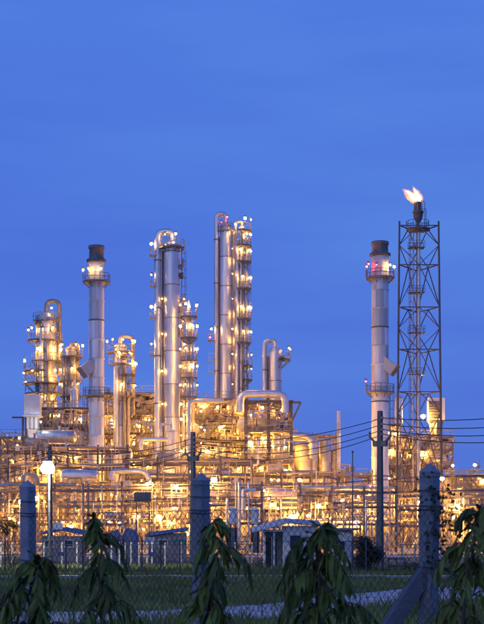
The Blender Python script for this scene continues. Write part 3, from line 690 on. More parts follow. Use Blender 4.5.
def tank(t, r, z, m='tank', roof=.12, n=40):
    c = max(2, int(z / 2.2))
    for i in range(c):
        mb = MB(); mb.lathe([(r, z * i / c), (r, z * (i + 1) / c)], n); zz = z * (i + 1) / c; mb.lathe([(r + .05, zz - .1), (r + .05, zz)], n); link('shell_course', mb, m, t)
    mb = MB(); mb.lathe([(r + .12, z - .12), (r + .12, z + .02), (r * .7, z + roof * r * .55), (r * .35, z + roof * r * .9), (.05, z + roof * r)], n); link('roof', mb, m, t)
    h = MB(); arc_rail(h, r - .1, 0, 2 * PI, z, 1.1, 22); link('handrail', h, 'rail', t)
tank(tnk, 5.6, Z(478, 236))
for a in (-150, -105, -60): lamp(tnk, (5.4 * math.cos(R(a)), 5.4 * math.sin(R(a)), Z(478, 236) + 1.9), 'warm', .3)
d = 203
tnk = thing('storage_tank', 'low pink dome-roofed tank in the middle behind the pipe racks', 'tank', (X(272, d), d, 0)); tank(tnk, 4.4, Z(497, d), roof=.36)
lamp(tnk, (-1.2, -4.6, Z(492, d)), 'sodium_dim', .25)
d = 198
tnk = thing('storage_tank', 'bright horizontal tank glowing orange right of the shed', 'tank', (X(352, d), d, 0))
link('tank_shell', drum_mb(2.0, 9.0), 'vessel', tnk, (0, 0, 3.2)); 
lamp(tnk, (-3.2, -2.5, 4.6), 'sodium', .3); lamp(tnk, (.5, -2.6, 4.4), 'sodium', .3)
# thin chimney mast
d = 246
mst = thing('vent_mast', 'thin banded vent mast alone against the sky right of the lit unit', 'mast', (X(338.6, d), d, 0)); zt = Z(411, d)
for i in range(12):
    mb = MB(); mb.cyl((0, 0, zt * i / 12), (0, 0, zt * (i + 1) / 12), .32, .31, n=10); mb.lathe([(.42, zt * (i + 1) / 12 - .08), (.42, zt * (i + 1) / 12)], 10); link('mast_section', mb, 'plate' if i % 2 else 'vessel', mst)
mb = MB(); mb.bar((.32, 0, zt * .1), (.9, 0, zt * .1), .1); mb.bar((.9, 0, zt * .1), (.9, 0, zt * .55), .12); link('cable_tray', mb, 'steel', mst)
# white hopper at left
d = 206; k = K(d)
hp = thing('white_hopper', 'white box hopper on legs with tapered bottom near left edge', 'hopper', (X(33, d), d, Z(447, d)))
b = MB(); zz = lambda y: Z(y, d) - Z(447, d)
b.box((0, 0, (zz(395) + zz(417)) / 2), (15.5 * k, 2.0, zz(395) - zz(417))); link('casing', b, 'white', hp)
b = MB(); b.box((0, 0, zz(416.5)), (17.5 * k, 2.4, .18)); link('flange', b, 'white', hp)
for x in (-5.3, 0, 5.3):
    for y in (-.85, .85): b = MB(); b.box((x * k * .75, y, (zz(417.5) + zz(429)) / 2), (.42, .25, zz(417.5) - zz(429))); link('leg', b, 'white', hp)
b = MB(); b.lathe([(6.4 * k * 1.0, zz(428.5)), (6.4 * k, zz(431)), (5.0 * k, zz(438)), (2.6 * k, zz(441)), (2.3 * k, zz(446))], 4, a0=PI / 4, a1=PI / 4 + 2 * PI, smooth=False); link('cone', b, 'white', hp)
lamp(hp, (-1.5, -3.2, zz(440)), 'warm', .34); lamp(hp, (1.6, -3.0, zz(424)), 'street', .13)
for x, z in ((-1.5, zz(440) - .9), (1.6, zz(424) - .9)): b = MB(); b.bar((x * .6, .9, z), (x, -3.2, z), .12); link('lamp_arm', b, 'dark_steel', hp)
b = MB(); b.bar((-1.6, .9, 0), (-1.6, .9, zz(417)), .3); b.bar((-3.2, .9, zz(417)), (0, .9, zz(417)), .25); link('support_post', b, 'dark_steel', hp)
b = MB()
for x in (-1.2, 1.2): b.bar((x, 1.3, -Z(447, d)), (x, 1.3, zz(417)), .28)
link('support_post', b, 'dark_steel', hp)
d = 204; hx = thing('heat_exchanger', 'long horizontal exchanger beside the white hopper', 'exchanger', (X(56, d), d, Z(437, d)))
link('shell', drum_mb(1.0, 5.2), 'jacket', hx)
hx = thing('heat_exchanger', 'lower silver horizontal vessel behind the bright street lamp', 'exchanger', (X(80, 196), 196, Z(476, 196)))
link('shell', drum_mb(.95, 4.6), 'silver', hx)
b = MB(); b.box((0, 0, .2), (1, 1, 1)); 

# ------------------------------------------------------------------ pipe racks
def rack(label, px0, px1, d, width, ylev, bay, seed, npl=7, steel='steel', nlamp=6, lr=(.2, .3), drops=18, spots=()):
    rnd = random.Random(seed); k = K(d); W = (px1 - px0) * k
    t = thing('pipe_rack', label, 'pipe rack', (X(px0, d), d, 0)); zl = sorted(Z(y, d) for y in ylev); zt = zl[-1] + .6
    n = max(2, round(W / bay)); pm = shared(('rackpost', label), lambda: MB().box((0, 0, zt / 2), (.28, .28, zt)), steel); pm.name = 'post'
    bm_ = shared(('rackbeam', label), lambda: MB().box((0, width / 2, 0), (.26, width, .34)), steel); bm_.name = 'cross_beam'
    for i in range(n + 1):
        for y in (0, width): link('post', pm, None, t, (W * i / n, y, 0))
        for z in zl: link('cross_beam', bm_, None, t, (W * i / n, 0, z))
        if i < n and rnd.random() < .4: b = MB(); b.bar((W * i / n, -.02, 0), (W * (i + 1) / n, -.02, zl[-1]), .14); link('brace', b, steel, t)
    for z in zl:
        for y in (-.1, width): b = MB(); b.box((W / 2, y, z - .3), (W, .2, .3)); link('stringer', b, steel, t)
        for q in range(npl):
            rr = rnd.choice((.05, .06, .08, .1, .12, .16, .22)); y = .3 + (width - .6) * (q + rnd.uniform(.2, .8)) / npl
            a, e = (0, W) if rnd.random() < .6 else sorted((rnd.uniform(0, W), rnd.uniform(0, W)))
            if e - a < 3: a, e = 0, W
            zz = z + .17 + rr; mb = MB()
            pts = [(a, y, zz)]
            if rnd.random() < .4 and e - a > 9:
                xc = rnd.uniform(a + 2.5, e - 4.5); pts += [(xc, y, zz), (xc, y, zz + rnd.uniform(.8, 1.6)), (xc + 1.8, y, zz + 1.2), (xc + 1.8, y, zz)]
            pts += [(e, y, zz)]
            if rnd.random() < .5: pts += [(e, y, max(.4, zz - rnd.uniform(1, 4)))]
            mb.tube(pts, rr, 8, rr * 2.5, 3); link('pipe', mb, rnd.choice(('pipe', 'pipe', 'pipe', 'steel', 'jacket', 'vessel')), t)
    for q in range(drops):
        x = rnd.uniform(0, W); rr = rnd.choice((.05, .07, .09, .12, .2)); y = rnd.choice((-.4, -.6, width * .5)); z1 = rnd.choice(zl) + .5; mb = MB()
        mb.tube([(x, y + 1.5, z1), (x, y, z1), (x, y, rnd.uniform(.5, 2.5)), (x + rnd.uniform(-2.5, 2.5), y, .6)], rr, 8, rr * 3, 3); link('drop_pipe', mb, rnd.choice(('pipe', 'silver', 'vessel', 'pipe')), t)
    for q in range(nlamp):
        lamp(t, (W * (q + rnd.uniform(.1, .9)) / nlamp, rnd.choice((-.6, width * .5, width + .8, width + 1.6)), rnd.uniform(zl[0] * .55, zl[-1] + .6)), rnd.choice(('sodium', 'sodium_dim', 'sodium_dim')), rnd.uniform(*lr))
    clutter(t, W, width, .2, zl[-1] + .8, int(W * 14), seed)
    for q in range(int(W / 2.4)):
        x = rnd.uniform(.8, W - .8); lv = rnd.choice([0.0] + zl); y = rnd.choice((-.9, width * .4, width * .8)) if lv == 0 else rnd.uniform(.8, width - .8)
        if rnd.random() < .5: rr = rnd.uniform(.28, .6); link('horizontal_drum', drum_mb(rr, rnd.uniform(1.4, 3.2)), rnd.choice(('vessel', 'jacket', 'pipe')), t, (x, y, lv + .3 + rr * 1.45))
        elif lv == 0: rr = rnd.uniform(.3, .7); ln = rnd.uniform(1.2, 3.4); link('upright_drum', drum_mb(rr, ln, 'z'), rnd.choice(('vessel', 'jacket', 'pipe')), t, (x, y, ln / 2 + rr * .9))
        else: b = MB(); b.box((0, 0, .5), (rnd.uniform(.8, 2.4), .9, rnd.uniform(.6, 1.3))); link('equipment_box', b, rnd.choice(('steel', 'vessel', 'pipe')), t, (x, y, lv + .35))
    for (lx, ly) in spots:
        lamp(t, (X(lx, d - 1) - X(px0, d), -1.0, Z(ly, d - 1)), 'tower', .46)
        b = MB(); b.bar((X(lx, d - 1) - X(px0, d), -1.0, Z(ly, d - 1) - 1.0), (X(lx, d - 1) - X(px0, d), .1, Z(ly, d - 1) - 1.0), .1); link('lamp_arm', b, 'steel', t)
    return t
rack('low front pipe rack at left behind the bright street lamp', -12, 122, 184, 6, (488, 504, 522), 4.5, 21, nlamp=9, spots=((10, 519), (34, 499), (71, 527), (21, 502)))
rack('low front pipe rack in the middle behind the concrete fence post', 122, 262, 181, 6, (486, 503, 521), 4.6, 22, nlamp=7, spots=((139, 517), (176, 487), (214, 480), (159, 517)))
rack('short low rack in front of the dome-roofed tank', 262, 300, 184, 6, (502, 513, 525), 4.6, 35, nlamp=3, spots=((272, 505), (293, 517)))
rack('low front pipe rack on the right beyond the shed', 300, 396, 186, 6, (490, 505, 522), 4.6, 23, nlamp=6, spots=((319, 506),))
rack('low front pipe rack at far right behind the trees', 396, 500, 188, 6, (494, 508, 524), 4.6, 24, nlamp=7, spots=((442, 479), (457, 507), (471, 531), (480, 517)))
rack('taller pipe rack at left in front of the grey stack', 8, 128, 198, 6, (449, 466, 484, 505), 4.8, 25, nlamp=8, steel='dark_steel')
rack('taller dark pipe rack in the middle crossing before the silver columns', 126, 252, 196, 6, (461, 477, 500), 4.8, 26, nlamp=7, steel='dark_steel')
rack('dark pipe rack crossing below the open frame and small lit unit', 252, 372, 208, 6, (474, 486, 502), 5, 27, nlamp=7, steel='dark_steel')
rack('back pipe rack deep behind the left structures', -16, 110, 264, 7, (440, 456, 475, 500, 525), 5, 28, nlamp=12, lr=(.28, .38), drops=30)
rack('back pipe rack deep behind the thick silver column', 100, 232, 266, 7, (412, 432, 455, 480, 510), 5, 29, nlamp=16, lr=(.28, .38), drops=30)
rack('back pipe rack deep behind the dark open frame', 228, 336, 262, 7, (436, 452, 472, 496, 520), 5, 30, nlamp=12, lr=(.28, .38), drops=30)
rack('back pipe rack behind the flare tower base', 330, 500, 270, 7, (484, 498, 515), 5, 31, nlamp=10, lr=(.28, .36), drops=24)
# row of process tanks that closes the view behind everything
for i, (px, rad, yt) in enumerate(((-4, 8, 468), (58, 7, 460), (140, 8, 438), (205, 7.5, 436), (268, 7, 446), (318, 6, 470), (420, 7.5, 492), (470, 7, 490))):
    d = 292 + (i % 2) * 5
    t = thing('storage_tank', 'background tank behind the plant, ' + ('at the left edge', 'behind the stout domed column', 'left of the thick silver column', 'behind the slender lamp column', 'behind the dark open frame', 'behind the small lit unit', 'behind the flare tower base', 'at the right edge behind the pink tank')[i], 'tank', (X(px, d), d, 0))
    tank(t, rad, Z(yt, d), 'vessel')
    for a in (-130, -90, -50): lamp(t, ((rad + 1.5) * math.cos(R(a)), (rad + 1.5) * math.sin(R(a)), Z(yt, d) * (.35 + .2 * ((a // 40) % 3))), 'sodium', .34)

# ------------------------------------------------------------------ feature pipes in front of the racks
def fpipe(label, d, pts, r, m='silver', fil=1.0):
    b = pts[-1]; base = Vector((X(b[0], d), d, Z(b[1], d))); mb = MB()
    mb.tube([Vector((X(p[0], d), d + (p[2] if len(p) > 2 else 0), Z(p[1], d))) - base for p in pts], r, 14, fil, 7)
    o = tag(link('process_pipe', mb, m, None, base), label, 'pipe'); return o
fpipe('bright arched pipe with a long drop at lower left of the thick column', 193, [(112, 480), (112, 471), (149, 471), (149, 498)], .36, fil=1.6)
fpipe('silver pipe bending sideways into the short white upright vessel', 207, [(141, 450), (141, 439.5), (168, 439.5)], .32, fil=.6)
fpipe('small silver elbow at the foot of the short white vessel', 206, [(160, 478), (160, 470), (167, 470)], .26, fil=.6)
fpipe('white right-angled pipe in front of the brightest structure', 205, [(205, 461), (224, 461), (224, 474), (215, 474)], .16, 'white', .3)
fpipe('white hooked pipe standing before the dark open frame', 204, [(258, 440), (258, 465), (247, 465), (247, 476)], .16, 'white', .4)
fpipe('short white upright pipe with a hook left of the dome-roofed tank', 179, [(256, 490), (243, 490), (243, 517)], .2, 'white', .3)
fpipe('white vertical pipe end right of the small water tanks', 178, [(249, 491), (244, 491), (244, 520)], .14, 'vessel', .2)
d = 177
bx = thing('control_cabinet', 'brown ribbed cabinet box under the bright arched pipe', 'cabinet', (X(143, d), d, Z(502, d)))
mb = MB(); mb.box((0, 0, .6), (17 * K(d), 1.4, 1.25)); link('casing', mb, 'steel', bx)
for i in range(8): b = MB(); b.box((-.98 + .28 * i, -.73, .6), (.09, .08, 1.1)); link('rib', b, 'steel', bx)
for i in range(2): b = MB(); b.box(((-.8, .8)[i], 0, -Z(502, d) / 2), (.14, .14, Z(502, d))); link('leg', b, 'dark_steel', bx)
# ------------------------------------------------------------------ small white water tanks on dark stands
for i, px in enumerate((233, 255)):
    d = 128; t = thing('water_tank', ('left one of two small white water tanks above the bushes', 'right one of two small white water tanks, beside the shed roof')[i], 'water tank', (X(px, d), d, 0))
    z0 = Z(524, d); mb = MB(); mb.lathe([(.34, z0), (.34, Z(510, d))], 18); link('tank_shell', mb, 'white', t)
    mb = MB(); mb.lathe(dome(.34, .22, Z(510, d)), 18); mb.lathe([(.37, Z(510, d) - .05), (.37, Z(510, d) + .03)], 18); link('lid', mb, 'white', t)
    for x in (-.25, .25):
        for y in (-.25, .25): b = MB(); b.box((x, y, z0 / 2), (.1, .1, z0)); link('leg', b, 'dark_steel', t)
    b = MB(); b.box((0, 0, z0 * .55), (.8, .6, z0 * .7)); link('pump_box', b, 'dark_steel', t)

# ------------------------------------------------------------------ utility poles, cables and the street lamp
POLES = ((380, 90, 411), (193, 110, 432), (50, 130, 446))
plb = ('nearest concrete utility pole with angled brackets in front of the pale plated stack', 'utility pole with angled brackets rising behind the middle fence post', 'farthest utility pole carrying the bright street lamp')
tops = []
for i, (px, d, yt) in enumerate(POLES):
    h = Z(yt, d); x = X(px, d)
    t = thing('utility_pole', plb[i], 'utility pole', (x, d, 0), R(-32))
    mb = MB(); s0, s1 = .19, .13
    for sgn in (0,):
        mb.v = [(a * s0, b * s0, 0) for a, b in ((-1, -1), (1, -1), (1, 1), (-1, 1))] + [(a * s1, b * s1, h) for a, b in ((-1, -1), (1, -1), (1, 1), (-1, 1))]
        mb.f = [(0, 1, 5, 4), (1, 2, 6, 5), (2, 3, 7, 6), (3, 0, 4, 7), (4, 5, 6, 7)]; mb.s = [False] * 5
    link('pole_shaft', mb, 'pole', t)
    zb_ = h - 1.9
    for s in (-1, 1):
        b = MB(); b.bar((s * .12, 0, zb_ - .35), (s * .75, 0, zb_ + .28), .16, .1); link('angled_bracket', b, 'dark_steel', t)
        b = MB(); b.lathe([(.05, 0), (.1, .05), (.06, .12), (.1, .18), (.06, .25), (.09, .3), (.02, .36)], 8, (s * .75, 0, zb_ + .25)); link('insulator', b, 'ceramic', t)
        b = MB(); b.box((s * .3, 0, zb_ - .2), (.34, .3, .36)); link('clamp_box', b, 'dark_steel', t)
    ws = [h - .45, h - .85, h - 1.2, h - 1.5]
    for z in ws: b = MB(); b.box((.2, -.1, z), (.16, .12, .12)); link('spool', b, 'ceramic', t)
    tops.append((Vector((x, d, 0)), ws))
P0 = tops[0][0] + (tops[0][0] - tops[1][0]); P3 = tops[2][0] + (tops[2][0] - tops[1][0])
seq = [(P0, [10.2 - q for q in (.45, .85, 1.2, 1.5)])] + tops + [(P3, tops[2][1])]
for si in range(4):
    (a, wa), (b, wb) = seq[si], seq[si + 1]
    for wi in range(4):
        A = Vector((a.x + .2, a.y - .1, wa[wi])); B = Vector((b.x + .2, b.y - .1, wb[wi])); sag = .75 + .12 * wi
        mb = MB(); mb.sweep([A.lerp(B, q / 14) - Vector((0, 0, sag * 4 * (q / 14) * (1 - q / 14))) - A for q in range(15)], .027, 5)
        o = link('power_cable', mb, 'cable', None, A)
        tag(o, ('top', 'second', 'third', 'lowest')[wi] + ' black cable ' + ('leaving the nearest pole to the right', 'between the nearest pole and the middle pole', 'between the middle pole and the street lamp pole', 'beyond the street lamp pole to the left')[si], 'cable', 'power cables on the pole line')
d = 92
sl_ = thing('street_lamp', 'blazing white street lamp on a thin pale post at left', 'street lamp', (X(49.3, d), d, 0))
zl_ = Z(468.5, d)
mb = MB(); mb.sweep([(0, 0, 0), (0, 0, zl_ - .2)], [.10, .065], 10); link('post', mb, 'pole', sl_)
mb = MB(); mb.tube([(0, 0, zl_ - .25), (0, 0, zl_ + .52), (0, -.75, zl_ + .52)], .05, 8, .25); link('arm', mb, 'lamp_body', sl_)
mb = MB(); mb.lathe([(.03, .52), (.2, .48), (.34, .40), (.32, .37), (.02, .42)], 14, (0, -.75, zl_ + .02)); link('hood', mb, 'lamp_body', sl_)
mb = MB(); mb.lathe([(.02, .36), (.28, .28), (.44, .06), (.45, -.14), (.32, -.34), (.02, -.42)], 18, (0, -.75, zl_ + .02)); link('lens', mb, 'street', sl_)

# ------------------------------------------------------------------ huts
def window(parent, x, y, z, wd, ht, m='glass'):
    f = MB(); 
    for s in (-1, 1): f.box((x + s * (wd / 2 + .04), y - .03, z), (.08, .08, ht + .16)); f.box((x, y - .03, z + s * (ht / 2 + .04)), (wd, .08, .08))
    g = link('window', f, 'frame', parent)
    mb = MB(); mb.box((x, y + .01, z), (wd, .03, ht)); link('pane', mb, m, g)
    mb = MB(); mb.box((x, y - .06, z - ht / 2 - .12), (wd + .3, .16, .05)); link('sill', mb, 'plaster', g)
    return g
d = 94; k = K(d)
sh = thing('guard_hut', 'white hut with sloping metal roof and dark window behind the chain link', 'hut', (X(283, d), d, 0))
x0, x1 = X(264, d) - X(283, d), X(316, d) - X(283, d); hw_, hl = Z(526, d), Z(530, d); xd = X(283, d) - X(283, d)
mb = MB(); mb.box(((xd + x1) / 2, 1.6, hw_ / 2), (x1 - xd, 3.2, hw_)); link('wall', mb, 'plaster', sh)
for y in (2.6,): mb = MB(); mb.box(((x0 + xd) / 2, y, hl / 2), (xd - x0, .15, hl)); link('porch_wall', mb, 'plaster', sh)
mb = MB(); mb.box((x0 + .05, 1.5, hl / 2), (.12, 2.0, hl)); link('porch_side_wall', mb, 'plaster', sh)
mb = MB(); mb.box((xd - .6, .1, hl / 2), (.12, .12, hl)); link('porch_post', mb, 'frame', sh)
mb = MB(); mb.box(((x0 + xd) / 2 - .1, 2.5, 1.02), (.75, .06, 2.0)); dr = link('door', mb, 'dark_steel', sh); mb = MB(); mb.box(((x0 + xd) / 2 + .2, 2.44, 1.0), (.12, .05, .05)); link('handle', mb, 'frame', dr)
# corrugated roof sheets sloping down to the left porch
rz0, rz1 = Z(531.5, d), Z(521.5, d); xa, xb = X(252, d) - X(283, d), X(288, d) - X(283, d)
def corr(xa, xb, za, zb_, y0, y1, n, amp=.025):
    mb = MB(); i0 = 0; st = n * 4
    for j in range(st + 1):
        y = y0 + (y1 - y0) * j / st; o = amp * math.sin(j * PI / 2)
        mb.v += [(xa, y, za + o), (xb, y, zb_ + o), (xa, y, za + o - .03), (xb, y, zb_ + o - .03)]
    for j in range(st):
        a = j * 4; mb.f += [(a, a + 1, a + 5, a + 4), (a + 2, a + 6, a + 7, a + 3), (a, a + 4, a + 6, a + 2), (a + 1, a + 3, a + 7, a + 5)]; mb.s += [False] * 4
    return mb
for i in range(4): link('roof_sheet', corr(xa, xb, rz0, rz1, -.5 + i * 1.05, .56 + i * 1.05, 5), 'roof', sh, (0, .22, .012 * (i % 2) - .02), (R(5), 0, 0))
mb = MB(); 
for i in range(4): link('roof_sheet', corr(xb - .15, x1 + .35, rz1 - .02, hw_ + .1, -.35 + i * .98, .64 + i * .98, 5), 'roof', sh, (0, .22, .012 * (i % 2) - .02), (R(5), 0, 0))
mb = MB(); mb.box(((x0 + xd) / 2, -.1, hl - .04), (xd - x0, .1, .14)); link('porch_beam', mb, 'frame', sh)
window(sh, X(295.5, d) - X(283, d), -.005, Z(542, d), 11 * k, 13 * k)
d = 100; k = K(d)
sh2 = thing('storage_hut', 'low flat-roofed white hut right of the drooping tree in the middle', 'hut', (X(344, d), d, 0))
mb = MB(); mb.box((0, 1.5, Z(530, d) / 2), (19 * k, 3, Z(530, d))); link('wall', mb, 'plaster', sh2)
mb = MB(); mb.box((.15, 1.4, Z(529, d)), (27 * k, 3.8, .16)); link('roof', mb, 'blue_roof', sh2)
window(sh2, -.2, -.005, 1.5, .5, .6)
mb = MB(); mb.box((.4, -.03, .95), (.05, .05, 1.9)); link('downpipe', mb, 'frame', sh2)
d = 124; k = K(d)
sh3 = thing('gatehouse', 'small white gatehouse with blue roof and green board behind pale fence', 'hut', (X(165, d), d, 0))
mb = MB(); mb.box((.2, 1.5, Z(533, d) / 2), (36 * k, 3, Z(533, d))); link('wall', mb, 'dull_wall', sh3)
for i in range(4): link('roof_sheet', corr(X(145, d) - X(165, d), X(188, d) - X(165, d), Z(536, d), Z(530, d), -.4 + i * .98, .58 + i * .98, 4), 'blue_roof', sh3, (0, .2, 0), (R(5), 0, 0))
mb = MB(); mb.box((X(179, d) - X(165, d), -.06, Z(542, d)), (13 * k, .06, 5.5 * k)); link('notice_board', mb, 'green', sh3)
mb = MB(); mb.box((X(149.5, d) - X(165, d), -.03, Z(541, d)), (10 * k, .05, 8 * k)); link('shutter', mb, 'white', sh3)
window(sh3, X(163, d) - X(165, d), -.005, Z(543, d), .7, .5)
d = 122; k = K(d)
sh4 = thing('long_shed', 'long low shed with blue-grey roof behind the street lamp post', 'shed', (X(62, d), d, 0))
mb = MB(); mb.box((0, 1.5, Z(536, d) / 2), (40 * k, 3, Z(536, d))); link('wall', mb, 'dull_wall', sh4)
for i in range(4): link('roof_sheet', corr(-22 * k, 0, Z(534, d), Z(530, d), -.4 + i * .98, .58 + i * .98, 4), 'blue_roof', sh4, (0, .2, 0), (R(5), 0, 0)); link('roof_sheet', corr(0, 22 * k, Z(530, d), Z(534, d), -.4 + i * .98, .58 + i * .98, 4), 'blue_roof', sh4, (0, .2, 0), (R(5), 0, 0))
for x in (-1.1, .6): window(sh4, x, -.005, 1.55, .7, .5)
mb = MB(); mb.box((-.4, .6, Z(526, d)), (8 * k, .8, 7 * k)); link('roof_tank', mb, 'white', sh4)
# tarpaulin covered loads
for i, (px, wpx, yt) in enumerate(((115, 13, 531), (131, 19, 530))):
    d = 116 + i * 2; k = K(d); rr = random.Random(50 + i)
    mb = MB(); n = 9; hgt = Z(yt, d); wd = wpx * k; g = []
    for a in range(n + 1):
        for b in range(n + 1):
            u, v = a / n * 2 - 1, b / n * 2 - 1; e = max(abs(u), abs(v)); zz = hgt * (1 if e < .62 else max(0, 1 - ((e - .62) / .38) ** 2.2)) + rr.uniform(-.04, .04) * (e < .95)
            q = 1.0 if e > .8 else .96; mb.v.append((u * wd / 2 * (1 + .05 * rr.random()) * q * (.9 + .1 * e), v * 1.2, max(-.02, zz + (.12 if (u > .0) == (i == 0) else 0) * (e < .6))))
    for a in range(n):
        for b in range(n): x = a * (n + 1) + b; mb.f.append((x, x + n + 1, x + n + 2, x + 1)); mb.s.append(True)
    t = thing('covered_load', ('left smaller load under a dark blue tarpaulin beside the drooping tree', 'right larger load under a dark blue tarpaulin beside the gatehouse')[i], 'load', (X(px, d), d, 0)); link('tarpaulin', mb, 'tarp', t)
    for s in (-.2, .25):
        b = MB(); b.sweep([(s * wd, -1.24 + .0, .1), (s * wd, -.85, hgt * .9), (s * wd, -.5, hgt + .08), (s * wd, .5, hgt + .08), (s * wd, 1.2, .1)], .02, 4); link('rope', b, 'cable', t)

# ------------------------------------------------------------------ fences
def chain(a, b, z0, z1, pitch, rad, n=3):
    """woven zigzag wires between two ground points"""
    a = Vector(a); b = Vector(b); L_ = (b - a).length; u = (b - a) / L_; mb = MB(); nw = int(L_ / pitch); nz_ = int((z1 - z0) / (pitch * 2.3))
    nrm = Vector((-u.y, u.x, 0))
    for i in range(nw):
        pts = []
        for j in range(nz_ * 2 + 1):
            s = (i + (-.03 if (j + i) % 2 == 0 else 1.03)) * pitch; p = a + u * s + nrm * (.4 * rad if (j % 2) else -.4 * rad); pts.append((p.x, p.y, z1 - j * (z1 - z0) / (nz_ * 2)))
        mb.sweep(pts, rad, n, False)
    return mb
# far fence with pale concrete posts
ff = thing('boundary_fence', 'pale concrete post fence with wire mesh in front of the huts', 'fence', (0, 99, 0))
wp = [-8, 1, 12, 25, 44, 62, 77, 90, 103, 111.5, 119.5, 125, 131, 139, 147, 152, 165, 181, 196, 210, 222, 235, 248, 252]
def cpost(h, w_=.11):
    mb = MB(); mb.box((0, 0, h / 2), (w_, w_, h)); mb.lathe([(w_ * .7, h), (.01, h + .07)], 4, a0=PI / 4, a1=PI / 4 + 2 * PI, smooth=False); return mb
pme = shared('pale_post', lambda: cpost(1.72), 'pale_concrete')
for q in wp + [402, 415, 428, 441, 455, 467, 478, 490]: link('post', pme, None, ff, (X(q, 99), 0, 0))
for q0, q1 in ((-10, 255), (400, 492)):
    for z in (.25, .9, 1.6): b = MB(); b.bar((X(q0, 99), -.07, z), (X(q1, 99), -.07, z), .035); link('rail_wire', b, 'wire', ff)
    struct(link('mesh_wire', chain((X(q0, 99), -.1, 0), (X(q1, 99), -.1, 0), .1, 1.6, .09, .005), 'wire', ff), 'stuff')
b = MB(); b.bar((X(252, 99) - .05, 0, 1.35), (X(238, 99), 0, .1), .1); link('brace', b, 'pale_concrete', ff)
# middle fence of dark metal posts
mf = thing('mesh_fence', 'thin dark metal post fence before the pale fence and hut', 'fence', (0, 84, 0))
for q in (5, 23, 52, 66, 83, 102, 124, 142, 160.5, 180, 205, 228, 272, 300, 352, 366):
    b = MB(); b.cyl((X(q, 84), 0, 0), (X(q, 84), 0, 1.98 if q != 272 else 2.15), .045, n=7); link('post', b, 'steel' if q in (52, 272) else 'wire', mf)
struct(link('mesh_wire', chain((X(0, 84), 0, 0), (X(372, 84), 0, 0), .08, 1.85, .09, .005), 'wire', mf), 'stuff')
for z in (.1, 1.88): b = MB(); b.bar((X(0, 84), .05, z), (X(372, 84), .05, z), .03); link('rail_wire', b, 'wire', mf)
for q in (61, 151.5):
    b = MB(); b.box((X(q, 84), -.06, Z(554, 84)), (.36, .05, .24)); b2 = link('sign_plate', b, 'blue_roof', mf)
# low pipe barrier at the right
for (xa, xb, dd) in ((388, 405, 88),):
    t = thing('pipe_barrier', 'low dark pipe barrier right of the nearest pole', 'barrier', (X(xa, dd), dd, 0)); wd = X(xb, dd) - X(xa, dd)
    for z in (.35, .78): b = MB(); b.cyl((0, 0, z), (wd, 0, z), .05, n=8); link('rail', b, 'dark_steel', t)
    for x in (0, wd / 2, wd): b = MB(); b.cyl((x, 0, 0), (x, 0, .82), .055, n=8); link('post', b, 'dark_steel', t)
# thin bare pole
t = thing('signal_pole', 'thin bare black pole between the hut and the nearest utility pole', 'pole', (X(352.5, 92), 92, 0))
b = MB(); b.sweep([(0, 0, 0), (0, 0, Z(453, 92))], [.06, .035], 8); link('shaft', b, 'dark_steel', t); b = MB(); b.lathe([(.05, 0), (.08, .06), (.02, .16)], 8, (0, 0, Z(453, 92))); link('finial', b, 'dark_steel', t)

# near fence: concrete posts, chain link, barbed strands
PT = [(-6.15, 18.0), (-2.17, 14.4), (-.375, 12.7), (1.447, 11.0), (5.4, 7.4)]
nf = thing('chain_link_fence', 'nearest chain link fence with thick grey concrete posts', 'fence', (PT[2][0], PT[2][1], 0))
O = Vector((PT[2][0], PT[2][1], 0))
PT3 = [Vector((x, y, 0)) - O for x, y in PT]
ang = math.atan2(PT[3][1] - PT[1][1], PT[3][0] - PT[1][0])
HP = 2.70
def npost():
    mb = MB(); w_ = .125; rnd = random.Random(4); n = 18; i0 = 0
    prof = []
    for j in range(n + 1):
        z = -.05 + (HP + .05) * j / n; ww = w_ / 2 + rnd.uniform(-.0015, .0015)
        ch_ = .012
        prof.append([(ww - ch_, -ww, z), (ww, -ww + ch_, z), (ww, ww - ch_, z), (ww - ch_, ww, z), (-ww + ch_, ww, z), (-ww, ww - ch_, z), (-ww, -ww + ch_, z), (-ww + ch_, -ww, z)])
    for ring in prof: mb.v += ring
    for j in range(n):
        for q in range(8): a = j * 8 + q; b = j * 8 + (q + 1) % 8; mb.f.append((a, b, b + 8, a + 8)); mb.s.append(False)
    e = w_ / 2 + .004; s = len(mb.v)
    mb.v += [(e, -e, HP), (e, e, HP), (-e, e, HP), (-e, -e, HP), (0, 0, HP + .075)]
    mb.f += [(s, s + 1, s + 4), (s + 1, s + 2, s + 4), (s + 2, s + 3, s + 4), (s + 3, s, s + 4), (s + 3, s + 2, s + 1, s)]; mb.s += [False] * 5
    return mb
npm = shared('near_post', npost, 'concrete'); npm.name = 'post'
for i, p in enumerate(PT3):
    po = link('post', npm, None, nf, p, (R((0, 1.2, -.3, -.6, 0)[i]), R((0, .3, -.2, .35, 0)[i]), ang + R((0, 3, -2, 4, 0)[i])))
    for z in (2.43, 2.55, 2.40, 1.95, 1.3, .8):
        b = MB(); q = .068
        b.sweep([(q, -q, z), (q, q, z + .006), (-q, q, z), (-q, -q, z + .008), (q, -q, z + .003)], .0045, 5, False); link('tie_wire', b, 'wire', po)
